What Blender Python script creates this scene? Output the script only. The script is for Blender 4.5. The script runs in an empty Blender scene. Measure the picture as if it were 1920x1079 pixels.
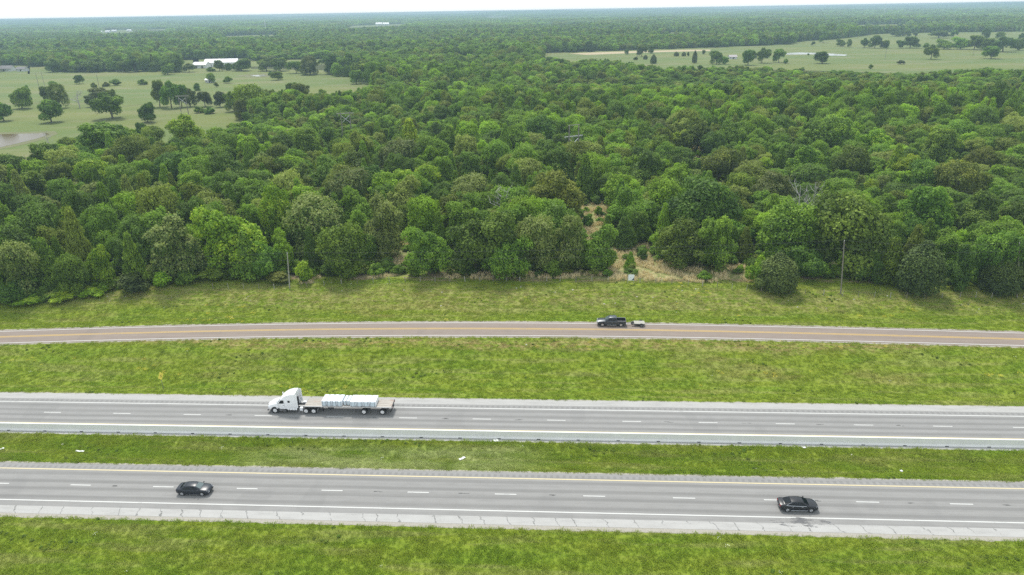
import bpy, bmesh, math, random
import numpy as np
from mathutils import Vector, Matrix, noise

random.seed(7)
RNG = np.random.default_rng(11)
R = math.radians
S = bpy.context.scene
COL = S.collection

# ------------------------------------------------------------------ camera
PW, PH, F, CAMZ = 1920.0, 1079.0, 1281.0, 62.0
PITCH = math.atan((539.5 - 20) / F)
MC = (Matrix.Rotation(math.pi / 2 - PITCH, 3, 'X') @ Matrix.Rotation(R(-0.98), 3, 'Z'))
MCI = MC.transposed()
cd = bpy.data.cameras.new('camera'); cam = bpy.data.objects.new('camera', cd); COL.objects.link(cam)
cam.matrix_world = Matrix.Translation((0, 0, CAMZ)) @ MC.to_4x4()
cd.sensor_width = 36.0; cd.lens = 36.0 * F / PW
cd.clip_start = 0.5; cd.clip_end = 40000
S.camera = cam

def ray(px, py):
    return MC @ Vector(((px - PW / 2) / F, -(py - PH / 2) / F, -1))
def at(px, py, z=0.0):                     # where the sight line of a photo point meets height z
    d = ray(px, py); t = (z - CAMZ) / d.z
    return Vector((d.x * t, d.y * t, z))
def proj(p):
    c = MCI @ (Vector(p) - Vector((0, 0, CAMZ)))
    return (PW / 2 + F * c.x / -c.z, PH / 2 - F * c.y / -c.z, -c.z)
def pxm(p): return F / proj(p)[2]          # photo pixels per metre there

# road frame: u runs along the highway, v away from the camera
TH = R(-3.38)
CT, ST = math.cos(TH), math.sin(TH)
def w2r(x, y): return x * CT + y * ST, -x * ST + y * CT
def r2w(u, v, z=0.0): return Vector((u * CT - v * ST, u * ST + v * CT, z))
def atr(px, py, z=0.0):
    p = at(px, py, z); return w2r(p.x, p.y)
ROADM = Matrix.Rotation(TH, 4, 'Z')

# ------------------------------------------------------------------ helpers
def tag(o, label=None, cat=None, group=None, kind=None):
    if label: o['label'] = label
    if cat: o['category'] = cat
    if group: o['group'] = group
    if kind: o['kind'] = kind
    return o
def empty(name, loc=(0, 0, 0), rz=0.0):
    o = bpy.data.objects.new(name, None); COL.objects.link(o)
    o.location = loc; o.rotation_euler = (0, 0, rz); o.empty_display_size = 0.2
    return o

class MB:
    def __init__(s): s.v = []; s.f = []
    def add(s, vs, fs):
        b = len(s.v); s.v += [tuple(p) for p in vs]; s.f += [tuple(b + i for i in f) for f in fs]; return s
    def box(s, c, d, rz=0.0):
        x, y, z = [k / 2 for k in d]; cs, sn = math.cos(rz), math.sin(rz)
        P = [(a * x, b * y, e * z) for e in (-1, 1) for a, b in ((-1, -1), (1, -1), (1, 1), (-1, 1))]
        P = [(c[0] + p[0] * cs - p[1] * sn, c[1] + p[0] * sn + p[1] * cs, c[2] + p[2]) for p in P]
        return s.add(P, [(3, 2, 1, 0), (4, 5, 6, 7), (0, 1, 5, 4), (1, 2, 6, 5), (2, 3, 7, 6), (3, 0, 4, 7)])
    def tube(s, pts, rad, n=6, cap=True):
        pts = [Vector(p) for p in pts]
        if not isinstance(rad, (list, tuple)): rad = [rad] * len(pts)
        V = []; fs = []
        for i, p in enumerate(pts):
            d = (pts[min(i + 1, len(pts) - 1)] - pts[max(i - 1, 0)]).normalized()
            a = d.orthogonal().normalized() if abs(d.z) < .9 else Vector((1, 0, 0))
            a = (a - d * a.dot(d)).normalized(); b = d.cross(a)
            V += [p + (a * math.cos(2 * math.pi * k / n) + b * math.sin(2 * math.pi * k / n)) * rad[i] for k in range(n)]
        for i in range(len(pts) - 1):
            for k in range(n):
                fs.append((i * n + k, i * n + (k + 1) % n, (i + 1) * n + (k + 1) % n, (i + 1) * n + k))
        if cap:
            fs.append(tuple(reversed(range(n)))); fs.append(tuple((len(pts) - 1) * n + k for k in range(n)))
        return s.add(V, fs)
    def loft(s, secs, closed=True, cap=True):
        n = len(secs[0]); V = [p for q in secs for p in q]; fs = []
        for i in range(len(secs) - 1):
            for k in range(n if closed else n - 1):
                fs.append((i * n + k, i * n + (k + 1) % n, (i + 1) * n + (k + 1) % n, (i + 1) * n + k))
        if cap:
            fs.append(tuple(reversed(range(n)))); fs.append(tuple((len(secs) - 1) * n + k for k in range(n)))
        return s.add(V, fs)
    def disc(s, c, r, axis='y', h=0.05, n=20, r2=None):
        r2 = r if r2 is None else r2; V = []
        for e, q in ((-h / 2, r), (h / 2, r2)):
            for k in range(n):
                a = 2 * math.pi * k / n; x, y = q * math.cos(a), q * math.sin(a)
                V.append((c[0] + x, c[1] + e, c[2] + y) if axis == 'y' else ((c[0] + x, c[1] + y, c[2] + e) if axis == 'z' else (c[0] + e, c[1] + x, c[2] + y)))
        fs = [(k, (k + 1) % n, n + (k + 1) % n, n + k) for k in range(n)] + [tuple(reversed(range(n))), tuple(range(n, 2 * n))]
        return s.add(V, fs)
    def mesh(s, name, m, smooth=False, bevel=0.0):
        me = bpy.data.meshes.new(name); me.from_pydata(s.v, [], s.f)
        bm = bmesh.new(); bm.from_mesh(me); bmesh.ops.recalc_face_normals(bm, faces=bm.faces)
        if bevel:
            bmesh.ops.bevel(bm, geom=[e for e in bm.edges if e.is_manifold and e.calc_face_angle(0) > .5], offset=bevel, segments=2, affect='EDGES', clamp_overlap=True)
        bm.to_mesh(me); bm.free()
        me.materials.append(m)
        if smooth:
            for p in me.polygons: p.use_smooth = True
            try: me.set_sharp_from_angle(angle=R(42))
            except Exception: pass
        return me
    def build(s, name, m, parent=None, smooth=False, bevel=0.0):
        o = bpy.data.objects.new(name, s.mesh(name, m, smooth, bevel)); COL.objects.link(o)
        if parent: o.parent = parent
        return o

# ------------------------------------------------------------------ materials
class NT:
    def __init__(s, name):
        s.m = bpy.data.materials.new(name); s.m.use_nodes = True; s.t = s.m.node_tree; s.n = s.t.nodes
        s.b = s.n['Principled BSDF']; s.out = s.n['Material Output']
    def new(s, typ, **kw):
        n = s.n.new(typ)
        for k, v in kw.items():
            if hasattr(n, k): setattr(n, k, v)
            else: n.inputs[k.replace('_', ' ')].default_value = v
        return n
    def link(s, a, b): s.t.links.new(a, b); return s
    def val(s, op, a, b=None, clamp=False):
        n = s.n.new('ShaderNodeMath'); n.operation = op; n.use_clamp = clamp
        for i, x in enumerate((a, b)):
            if x is None: continue
            if isinstance(x, (int, float)): n.inputs[i].default_value = x
            else: s.t.links.new(x, n.inputs[i])
        return n.outputs[0]
    def mix(s, fac, a, b, blend='MIX'):
        n = s.n.new('ShaderNodeMix'); n.data_type = 'RGBA'; n.blend_type = blend
        for i, x in ((0, fac), (6, a), (7, b)):
            if isinstance(x, (int, float)): n.inputs[i].default_value = x
            elif isinstance(x, tuple): n.inputs[i].default_value = (*x[:3], 1)
            else: s.t.links.new(x, n.inputs[i])
        return n.outputs[2]
    def noise(s, vec, scale, detail=4, rough=.55, dist=0.0):
        n = s.n.new('ShaderNodeTexNoise'); n.inputs['Scale'].default_value = scale; n.inputs['Detail'].default_value = detail
        n.inputs['Roughness'].default_value = rough; n.inputs['Distortion'].default_value = dist
        if vec is not None: s.t.links.new(vec, n.inputs['Vector'])
        return n.outputs['Fac']
    def map(s, vec, sc=(1, 1, 1), loc=(0, 0, 0)):
        n = s.n.new('ShaderNodeMapping'); n.inputs['Scale'].default_value = sc; n.inputs['Location'].default_value = loc
        s.t.links.new(vec, n.inputs['Vector']); return n.outputs[0]
    def ramp(s, fac, stops):
        n = s.n.new('ShaderNodeValToRGB'); cr = n.color_ramp
        while len(cr.elements) < len(stops): cr.elements.new(.5)
        for e, (p, c) in zip(cr.elements, stops):
            e.position = p; e.color = (*c, 1) if isinstance(c, tuple) else (c, c, c, 1)
        s.t.links.new(fac, n.inputs[0]); return n.outputs[0]
    def step(s, x, a, b):            # smooth 0..1 between a and b
        n = s.n.new('ShaderNodeMapRange'); n.interpolation_type = 'SMOOTHSTEP'
        n.inputs['From Min'].default_value = a; n.inputs['From Max'].default_value = b
        s.t.links.new(x, n.inputs['Value']); return n.outputs[0]
    def bump(s, h, strength, dist=.05):
        n = s.n.new('ShaderNodeBump'); n.inputs['Strength'].default_value = strength; n.inputs['Distance'].default_value = dist
        s.t.links.new(h, n.inputs['Height']); s.t.links.new(n.outputs[0], s.b.inputs['Normal'])

def plain(name, c, rough=.6, metal=0.0, var=.12, sc=3.0, spec=None, coat=0.0, bump=0.0):
    t = NT(name); tc = t.new('ShaderNodeTexCoord').outputs['Object']
    f = t.noise(tc, sc, 5)
    col = t.mix(f, tuple(k * (1 - var) for k in c), tuple(min(1, k * (1 + var)) for k in c))
    t.link(col, t.b.inputs['Base Color'])
    t.b.inputs['Roughness'].default_value = rough; t.b.inputs['Metallic'].default_value = metal
    if spec is not None: t.b.inputs['Specular IOR Level'].default_value = spec
    t.b.inputs['Coat Weight'].default_value = coat; t.b.inputs['Coat Roughness'].default_value = .34; t.b.inputs['Coat IOR'].default_value = 1.5 if coat < .65 else 1.6
    if bump: t.bump(f, bump)
    return t.m

def grass_group():
    """Grass colour from world position; shared by the ground sheet, the grass and the weeds."""
    g = bpy.data.node_groups.new('grass_colour', 'ShaderNodeTree')
    g.interface.new_socket('Color', in_out='OUTPUT', socket_type='NodeSocketColor')
    g.interface.new_socket('Height', in_out='OUTPUT', socket_type='NodeSocketFloat')
    t = NT.__new__(NT); t.t = g; t.n = g.nodes
    out = t.n.new('NodeGroupOutput')
    geo = t.n.new('ShaderNodeNewGeometry').outputs['Position']
    vr = t.n.new('ShaderNodeVectorRotate'); vr.rotation_type = 'Z_AXIS'; vr.inputs['Angle'].default_value = -TH
    t.link(geo, vr.inputs['Vector']); P = vr.outputs[0]
    sep = t.n.new('ShaderNodeSeparateXYZ'); t.link(P, sep.inputs[0])
    V = sep.outputs['Y']; U = sep.outputs['X']
    big = t.noise(t.map(P, (.018, .05, 0)), 1.0, 3)
    streak = t.noise(t.map(P, (.05, .55, 0)), 1.0, 4, .6)
    mid = t.noise(t.map(P, (.09, .30, 0)), 1.0, 5, .62)
    fine = t.noise(t.map(P, (1.6, 2.6, 0)), 1.0, 5, .7)
    clump = t.noise(t.map(P, (.75, 1.3, 0), (31, 7, 0)), 1.0, 3, .6)
    lush, yel, dark, dry, pale = (.142, .212, .016), (.195, .240, .024), (.085, .145, .014), (.30, .27, .11), (.20, .23, .085)
    c = t.mix(t.step(mid, .30, .72), lush, yel)
    c = t.mix(t.val('MULTIPLY', t.step(streak, .48, .64), .6), c, (.24, .25, .075))
    c = t.mix(t.val('MULTIPLY', t.step(clump, .56, .74), .32), c, dark)
    c = t.mix(t.val('MULTIPLY', t.step(fine, .55, .8), .35), c, pale)
    c = t.mix(t.val('MULTIPLY', t.step(fine, .45, .2), .4), c, dark)
    # dry bands and patches (where the mower or the ditch dries the grass)
    Vn = t.val('ADD', V, t.val('MULTIPLY', t.val('SUBTRACT', t.noise(t.map(P, (.03, .03, 0)), 1.0, 3), .5), 9.0))
    def band(a, b, w):
        return t.val('MULTIPLY', t.step(Vn, a - w, a + w), t.step(Vn, b + w, b - w))
    wk = t.step(t.noise(t.map(P, (.5, 1.1, 0), (3, 9, 0)), 1.0, 5, .65), .38, .62)
    dm = t.val('MULTIPLY', t.val('MULTIPLY', band(118.6, 122.2, 1.4), wk), .85)
    c = t.mix(dm, c, (.29, .235, .10))
    dm2 = t.val('MULTIPLY', t.val('MULTIPLY', band(137, 147, 3.0), wk), .72)
    c = t.mix(dm2, c, (.27, .245, .10))
    # pale mown patch in the median and weeds
    gx = t.val('MULTIPLY', t.step(U, -52, -38), t.step(U, 4, -10))
    dm3 = t.val('MULTIPLY', t.val('MULTIPLY', gx, band(81.5, 87.5, 1.2)), t.step(mid, .30, .55))
    c = t.mix(t.val('MULTIPLY', dm3, .75), c, (.30, .33, .14))
    dm4 = t.val('MULTIPLY', t.val('MULTIPLY', t.step(big, .52, .66), t.step(mid, .55, .4)), .6)
    c = t.mix(dm4, c, (.24, .22, .065))
    # bare pale ground at the fence line
    dirt = t.val('MULTIPLY', t.step(V, 149.5, 151.5), t.step(t.noise(t.map(P, (.12, .35, 0), (5, 1, 0)), 1.0, 4, .6), .47, .60))
    c = t.mix(dirt, c, (.30, .235, .15))
    t.link(c, out.inputs['Color'])
    t.link(t.val('ADD', t.val('MULTIPLY', fine, .5), clump), out.inputs['Height'])
    return g
GG = grass_group()

def ground_mat():
    t = NT('ground_grass'); tc = t.new('ShaderNodeNewGeometry').outputs['Position']
    gn = t.n.new('ShaderNodeGroup'); gn.node_tree = GG
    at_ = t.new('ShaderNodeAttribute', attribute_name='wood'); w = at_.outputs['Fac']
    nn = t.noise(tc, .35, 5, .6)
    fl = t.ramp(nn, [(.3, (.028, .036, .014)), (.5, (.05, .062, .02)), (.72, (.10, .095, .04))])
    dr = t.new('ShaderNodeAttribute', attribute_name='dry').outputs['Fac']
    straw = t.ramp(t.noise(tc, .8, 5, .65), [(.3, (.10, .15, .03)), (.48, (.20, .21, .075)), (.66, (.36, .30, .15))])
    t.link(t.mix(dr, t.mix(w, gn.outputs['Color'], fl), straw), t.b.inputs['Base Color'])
    t.b.inputs['Roughness'].default_value = .95; t.b.inputs['Specular IOR Level'].default_value = .15
    t.bump(gn.outputs['Height'], .7, .35)
    return t.m
def grass_blade_mat():
    t = NT('grass_blades'); gn = t.n.new('ShaderNodeGroup'); gn.node_tree = GG
    rnd = t.n.new('ShaderNodeObjectInfo').outputs['Random']
    v = t.n.new('ShaderNodeHueSaturation'); t.link(gn.outputs['Color'], v.inputs['Color'])
    t.link(t.val('ADD', t.val('MULTIPLY', rnd, .6), 1.3), v.inputs['Value'])
    t.link(v.outputs[0], t.b.inputs['Base Color'])
    t.b.inputs['Roughness'].default_value = .8; t.b.inputs['Specular IOR Level'].default_value = .15
    tr = t.n.new('ShaderNodeBsdfTranslucent'); t.link(v.outputs[0], tr.inputs[0])
    mx = t.n.new('ShaderNodeMixShader'); mx.inputs[0].default_value = .3
    t.link(t.b.outputs[0], mx.inputs[1]); t.link(tr.outputs[0], mx.inputs[2]); t.link(mx.outputs[0], t.out.inputs[0])
    return t.m
def leafy(name, stops, tips=None, tipamt=0.0, trans=.42, rough=.65, inst=False):
    """Foliage: stops = leaf tones from the darker to the lighter leaves; tips = flowering tips."""
    t = NT(name)
    a = t.new('ShaderNodeAttribute', attribute_name='leaf'); sp = t.n.new('ShaderNodeSeparateColor')
    t.link(a.outputs['Color'], sp.inputs[0])
    rnd = t.n.new('ShaderNodeObjectInfo').outputs['Random']
    lr, cr, up = sp.outputs[0], sp.outputs[1], sp.outputs[2]
    f = t.val('ADD', t.val('MULTIPLY', lr, .45), t.val('MULTIPLY', cr, .55))
    if inst:
        n = t.n.new('ShaderNodeValToRGB'); n.color_ramp.interpolation = 'CONSTANT'; cr_ = n.color_ramp
        while len(cr_.elements) < len(inst): cr_.elements.new(.5)
        for e, (p, c) in zip(cr_.elements, inst): e.position = p; e.color = (*c, 1)
        t.link(rnd, n.inputs[0]); base = n.outputs[0]
        r2 = t.val('FRACT', t.val('MULTIPLY', rnd, 37.3))
        hs = t.n.new('ShaderNodeHueSaturation'); t.link(base, hs.inputs['Color'])
        t.link(t.val('ADD', .96, t.val('MULTIPLY', r2, .09 * .5)), hs.inputs['Hue']) if False else None
        t.link(t.val('ADD', t.val('MULTIPLY', t.val('ADD', t.val('MULTIPLY', f, .8), t.val('MULTIPLY', r2, .5)), 1.0), .45), hs.inputs['Value'])
        col = hs.outputs[0]
    else:
        col = t.ramp(f, stops)
        hs = t.n.new('ShaderNodeHueSaturation'); t.link(col, hs.inputs['Color'])
        t.link(t.val('ADD', t.val('MULTIPLY', rnd, .36), .82), hs.inputs['Value'])
        t.link(t.val('ADD', t.val('MULTIPLY', t.val('FRACT', t.val('MULTIPLY', rnd, 17.7)), .036), .482), hs.inputs['Hue'])
        col = hs.outputs[0]
    if tips:
        k = t.val('MULTIPLY', t.step(t.val('ADD', t.val('MULTIPLY', lr, .5), t.val('MULTIPLY', up, .6)), .62 - tipamt * .4, .80 - tipamt * .3), .9)
        col = t.mix(k, col, tips)
    t.link(col, t.b.inputs['Base Color'])
    t.b.inputs['Roughness'].default_value = rough; t.b.inputs['Specular IOR Level'].default_value = .25
    tr = t.n.new('ShaderNodeBsdfTranslucent')
    t.link(t.mix(.5, col, t.mix(1.0, col, (.9, 1.0, .35), 'MULTIPLY')), tr.inputs[0])
    mx = t.n.new('ShaderNodeMixShader'); mx.inputs[0].default_value = trans
    t.link(t.b.outputs[0], mx.inputs[1]); t.link(tr.outputs[0], mx.inputs[2]); t.link(mx.outputs[0], t.out.inputs[0])
    return t.m

def road_mat(name, base, tracks, warm=(1, 1, 1), rumble=None, damp=False):
    """Worn asphalt; tracks = v positions of darker wheel paths, rumble = (v0, v1) of milled strips."""
    t = NT(name); tc = t.new('ShaderNodeTexCoord').outputs['Object']
    sep = t.n.new('ShaderNodeSeparateXYZ'); t.link(tc, sep.inputs[0]); U, V = sep.outputs[0], sep.outputs[1]
    fine = t.noise(tc, 7, 4, .7); mott = t.noise(t.map(tc, (.35, .9, 1)), 1, 4, .6); lng = t.noise(t.map(tc, (.02, 1.5, 1)), 1, 4, .6)
    f = t.val('ADD', t.val('ADD', t.val('MULTIPLY', fine, .35), t.val('MULTIPLY', mott, .3)), t.val('MULTIPLY', lng, .5))
    col = t.ramp(f, [(.3, tuple(base * .74 * k for k in warm)), (.57, tuple(base * k for k in warm)), (.85, tuple(base * 1.22 * k for k in warm))])
    wob = t.val('MULTIPLY', t.val('SUBTRACT', t.noise(t.map(tc, (.03, 0, 0)), 1, 2), .5), .5)
    Vw = t.val('ADD', V, wob)
    for v in tracks:
        k = t.step(t.val('ABSOLUTE', t.val('SUBTRACT', Vw, v)), .55, .12)
        col = t.mix(t.val('MULTIPLY', t.val('MULTIPLY', k, .62), t.step(lng, .2, .6)), col, tuple(base * .60 * q for q in warm))
    pj = t.noise(t.map(tc, (.11, .05, 0), (9, 2, 0)), 1, 2)
    col = t.mix(t.val('MULTIPLY', t.step(pj, .60, .64), .12), col, tuple(base * .5 for q in warm))
    h = t.val('MULTIPLY', fine, .15)
    if rumble:
        inb = t.val('MULTIPLY', t.step(V, rumble[0] - .03, rumble[0] + .03), t.step(V, rumble[1] + .03, rumble[1] - .03))
        pit = t.step(t.val('PINGPONG', U, .45), .20, .26)
        col = t.mix(t.val('MULTIPLY', t.val('MULTIPLY', inb, pit), .30), col, tuple(base * .45 * q for q in warm))
    t.link(col, t.b.inputs['Base Color']); t.b.inputs['Roughness'].default_value = .9
    t.b.inputs['Specular IOR Level'].default_value = .25
    t.bump(h, .3, .02)
    return t.m
def concrete_mat(name, base, cracks=True, damp=False):
    t = NT(name); tc = t.new('ShaderNodeTexCoord').outputs['Object']
    sep = t.n.new('ShaderNodeSeparateXYZ'); t.link(tc, sep.inputs[0]); U, V = sep.outputs[0], sep.outputs[1]
    f = t.val('ADD', t.val('MULTIPLY', t.noise(tc, 5, 5, .7), .4), t.val('MULTIPLY', t.noise(t.map(tc, (.25, 1.2, 1)), 1, 4, .6), .6))
    col = t.ramp(f, [(.3, (base * .80, base * .785, base * .75)), (.5, (base, base * .985, base * .945)), (.75, (base * 1.14, base * 1.125, base * 1.08))])
    if cracks:
        w = t.val('MULTIPLY', t.val('SUBTRACT', t.noise(tc, .9, 4, .6), .5), 1.9)
        vo = t.n.new('ShaderNodeTexVoronoi'); vo.voronoi_dimensions = '1D'; vo.feature = 'DISTANCE_TO_EDGE'
        vo.inputs['Scale'].default_value = .30
        t.link(t.val('ADD', t.val('ADD', U, w), t.val('MULTIPLY', V, .5)), vo.inputs['W'])
        on = t.step(t.noise(t.map(tc, (.12, .5, 0), (4, 4, 0)), 1, 3), .36, .46)
        k = t.val('MULTIPLY', t.step(vo.outputs['Distance'], .030, .006), on)
        col = t.mix(t.val('MULTIPLY', k, .7), col, (.07, .07, .066))
        grit = t.step(t.noise(tc, 1.7, 3, .7), .66, .72)
        col = t.mix(t.val('MULTIPLY', grit, .35), col, (base * .45, base * .45, base * .43))
    t.link(col, t.b.inputs['Base Color']); t.b.inputs['Roughness'].default_value = .9
    return t.m
def paint_mat(name, c, wear=.25):
    t = NT(name); tc = t.new('ShaderNodeTexCoord').outputs['Object']
    f = t.val('ADD', t.val('MULTIPLY', t.noise(t.map(tc, (1.2, 6, 1)), 1, 5, .7), .6), t.val('MULTIPLY', t.noise(tc, .4, 3), .4))
    col = t.mix(t.val('MULTIPLY', t.step(f, .52, .68), wear * 2), c, (.24, .24, .235))
    t.link(col, t.b.inputs['Base Color']); t.b.inputs['Roughness'].default_value = .7
    return t.m

M = {}
M['ground'] = ground_mat()
M['blades'] = grass_blade_mat()
M['white_paint'] = paint_mat('white_road_paint', (.50, .50, .48))
M['cream_paint'] = paint_mat('cream_road_paint', (.54, .46, .27))
M['yellow_paint'] = paint_mat('yellow_road_paint', (.50, .33, .08), .3)
M['conc_s'] = concrete_mat('concrete_shoulder', .345)
M['conc_n'] = concrete_mat('pale_shoulder', .335, cracks=False)
M['gravel'] = plain('gravel_edge', (.30, .28, .24), .95, var=.45, sc=6)
M['barrier'] = plain('barrier_concrete', (.70, .69, .665), .85, var=.10, sc=.8)
M['black'] = plain('black_void', (.018, .018, .02), .8)
M['rubber'] = plain('rubber', (.022, .022, .023), .85)
M['alloy'] = plain('alloy_rim', (.55, .56, .58), .35, .8, var=.2, sc=8)
M['white_rim'] = plain('white_rim', (.70, .70, .70), .5, .0)
M['chrome'] = plain('chrome', (.75, .76, .78), .18, 1.0)
M['glass'] = plain('tinted_glass', (.006, .008, .010), .06, 0, spec=.35)
M['screen'] = plain('windscreen_glass', (.10, .13, .13), .05, 0, spec=1.0)
M['lamp'] = plain('clear_lamp', (.80, .82, .84), .15, .2)
M['red'] = plain('red_lamp', (.28, .02, .025), .25)
M['orange'] = plain('amber_lamp', (.7, .25, .03), .3)
M['car_black'] = plain('black_paint', (.010, .011, .014), .4, 0, spec=.08, coat=.7)
M['car_blue'] = plain('dark_blue_paint', (.010, .014, .022), .4, 0, spec=.08, coat=.7)
M['truck_paint'] = plain('slate_paint', (.035, .046, .055), .45, .3, spec=.2, coat=.8)
M['white_body'] = plain('white_body', (.80, .81, .82), .3, 0, var=.03, coat=.6)
M['grey_metal'] = plain('grey_metal', (.20, .20, .21), .55, .5)
M['dark_metal'] = plain('dark_metal', (.05, .05, .055), .6, .4)
M['alu'] = plain('aluminium', (.62, .63, .64), .35, .8)
M['wrap'] = plain('white_wrap', (.78, .82, .86), .35, var=.10, sc=5)
M['wrap_skylit'] = plain('skylit_wrap_tint', (.56, .65, .70), .4, var=.18, sc=4)  # blue cast of skylight on the bundle sides, put into the colour
M['strap'] = plain('strap', (.06, .07, .09), .7)
M['pole_wood'] = plain('weathered_wood', (.21, .19, .165), .9, var=.3, sc=2)
M['pole_pale'] = plain('pale_wood', (.34, .33, .29), .9, var=.3, sc=2)
M['bark'] = plain('bark', (.11, .09, .07), .95, var=.4, sc=2)
M['dead'] = plain('dead_wood', (.40, .385, .36), .9, var=.2, sc=2)
M['cable'] = plain('cable', (.09, .09, .09), .5, .6)
M['sign_y'] = plain('yellow_sign', (.92, .74, .13), .5)
M['sign_w'] = plain('white_board', (.78, .80, .84), .5, var=.04)
M['white_roof'] = plain('white_metal_roof', (.62, .63, .64), .5, var=.05)
M['white_wall'] = plain('white_wall', (.66, .67, .68), .7, var=.08)
M['grey_roof'] = plain('grey_shingle', (.19, .18, .18), .9, var=.2)
M['pink_roof'] = plain('faded_roof', (.40, .36, .36), .8)
M['litter'] = plain('white_litter', (.62, .63, .62), .6, var=.05)
M['flower'] = plain('yellow_flower', (.62, .50, .02), .7)
M['white_flower'] = plain('white_flower', (.7, .72, .62), .7)
def wood_deck():
    t = NT('deck_boards'); tc = t.new('ShaderNodeTexCoord').outputs['Object']
    sep = t.n.new('ShaderNodeSeparateXYZ'); t.link(tc, sep.inputs[0])
    f = t.noise(t.map(tc, (.5, 7, 1)), 1, 5, .65)
    col = t.ramp(f, [(.3, (.20, .18, .16)), (.5, (.36, .33, .29)), (.72, (.47, .44, .40))])
    rust = t.step(t.noise(t.map(tc, (.5, .9, 1)), 1, 3), .55, .68)
    col = t.mix(t.val('MULTIPLY', rust, .4), col, (.32, .17, .12))
    k = t.step(t.val('PINGPONG', sep.outputs[1], .155), .014, .004)
    col = t.mix(k, col, (.06, .05, .045))
    t.link(col, t.b.inputs['Base Color']); t.b.inputs['Roughness'].default_value = .9
    return t.m
M['deck'] = wood_deck()
M['asph_e'] = road_mat('grey_asphalt', .228, [74.0, 75.8, 77.4, 79.2], warm=(1.02, 1, .965), rumble=(80.35, 80.95))
M['asph_w'] = road_mat('pale_grey_asphalt', .232, [93.0, 94.5, 96.0, 97.6], warm=(1.015, 1, .97), rumble=(98.75, 99.3))
M['asph_f'] = road_mat('brownish_asphalt', .185, [], warm=(1.19, .98, .84))

T = {}
T['mid'] = leafy('leaves_mid', [(.25, (0.101, 0.181, 0.021)), (.55, (0.182, 0.298, 0.031)), (.8, (0.268, 0.402, 0.044))])
T['dark'] = leafy('leaves_dark', [(.25, (0.078, 0.137, 0.021)), (.55, (0.138, 0.225, 0.031)), (.8, (0.208, 0.314, 0.044))])
T['bright'] = leafy('leaves_bright', [(.25, (0.158, 0.269, 0.016)), (.55, (0.270, 0.429, 0.023)), (.8, (0.381, 0.489, 0.035))], trans=.38)
T['pale'] = leafy('leaves_pale', [(.25, (0.113, 0.174, 0.031)), (.55, (0.201, 0.275, 0.050)), (.8, (0.278, 0.348, 0.069))], tips=(.30, .355, .105), tipamt=.12)
T['olive'] = leafy('leaves_olive', [(.25, (0.104, 0.146, 0.023)), (.55, (0.186, 0.239, 0.035)), (.8, (0.268, 0.314, 0.048))])
T['brown'] = leafy('leaves_brown', [(.25, (0.090, 0.135, 0.031)), (.55, (0.159, 0.216, 0.047)), (.8, (0.226, 0.283, 0.065))], tips=(.20, .225, .075), tipamt=0.0)
T['cedar'] = leafy('needles', [(.25, (0.042, 0.068, 0.017)), (.55, (0.077, 0.116, 0.023)), (.8, (0.122, 0.171, 0.034))], trans=.12)
T['mixed'] = leafy('leaves_mixed', None, inst=[(0, (0.175, 0.284, 0.029)), (.30, (0.121, 0.202, 0.028)), (.50, (0.243, 0.387, 0.027)), (.66, (0.191, 0.243, 0.035)), (.80, (0.160, 0.274, 0.029)), (.93, (0.250, 0.304, 0.065))])
T['weed'] = leafy('weed_leaves', [(.25, (.115, .185, .018)), (.55, (.16, .245, .024)), (.8, (.20, .28, .03))])
T['stone'] = plain('pale_stone', (.46, .44, .38), .9)
T['drygrass'] = plain('dry_grass', (.72, .61, .34), .95, var=.25, sc=2)
TONE_WORD = {'mid': 'mid green', 'dark': 'dark green', 'bright': 'bright green', 'pale': 'pale tipped', 'olive': 'olive green', 'brown': 'brownish green', 'cedar': 'blackish green'}

# ------------------------------------------------------------------ terrain
ZF, ZW = 1.2, 2.5
FR = [(px, pn, pc, ps) for px, pn, pc, ps in [(-420, 637, 647, 659), (0, 622, 632, 643.5), (320, 613.6, 624, 636), (640, 606.7, 617.5, 630.5), (960, 605.2, 616.2, 629.3), (1280, 610.7, 621, 633), (1600, 617.2, 628.3, 640.5), (1920, 624.5, 636, 648.5), (2400, 636, 648, 661)]]
def fit(k):
    P = np.array([atr(q[0], q[k], ZF) for q in FR]); return np.polyfit(P[:, 0], P[:, 1], 4)
FN, FC, FS = fit(1), fit(2), fit(3)
def vf(u, c=FC): return np.polyval(c, np.clip(u, -175, 190))
def sstep(x, a, b):
    t = np.clip((x - a) / (b - a), 0, 1); return t * t * (3 - 2 * t)
def hills(x, y):
    d = np.hypot(x, y)
    k = sstep(d, 1900, 5200)
    n = (np.sin(x * .00111 + 1.3) * np.sin(y * .00083 + .4) + .6 * np.sin(x * .0023 - y * .0011 + 2.0) + .4 * np.sin(x * .0041 + y * .0031))
    ridge = 30 * sstep(d, 8200, 12200) * np.clip(.5 + .34 * np.sin(x * .0009 + .6) + .22 * np.sin(x * .0023 + 1.1) + .14 * np.sin(x * .0058 + y * .0007), 0, 1)
    return k * (n * 3.5) + ridge
def hgt(u, v):
    u = np.asarray(u, float); v = np.asarray(v, float)
    c = vf(u); fs = c - 4.6; fn = c + 4.6
    z = -0.5 * sstep(v, 69.2, 62.0) - .0
    z = z - 0.38 * sstep(v, 82.2, 85) * sstep(v, 88.9, 86)
    t = np.clip((v - 102) / (fs - 102), 0, 1)
    bank = -0.75 * sstep(t, 0, .22) + (.75 + ZF) * sstep(t, .34, .97)
    z = np.where(v > 102, bank, z)
    t2 = v - fn
    z = np.where(t2 > 0, ZF - .35 * sstep(t2, 0, 3.5) * sstep(t2, 9, 4) + (ZW - ZF) * sstep(t2, 5, 19), z)
    x = u * CT - v * ST; y = u * ST + v * CT
    return z + hills(x, y)
def gz(x, y):
    u, v = w2r(x, y); return float(hgt(u, v))

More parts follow.
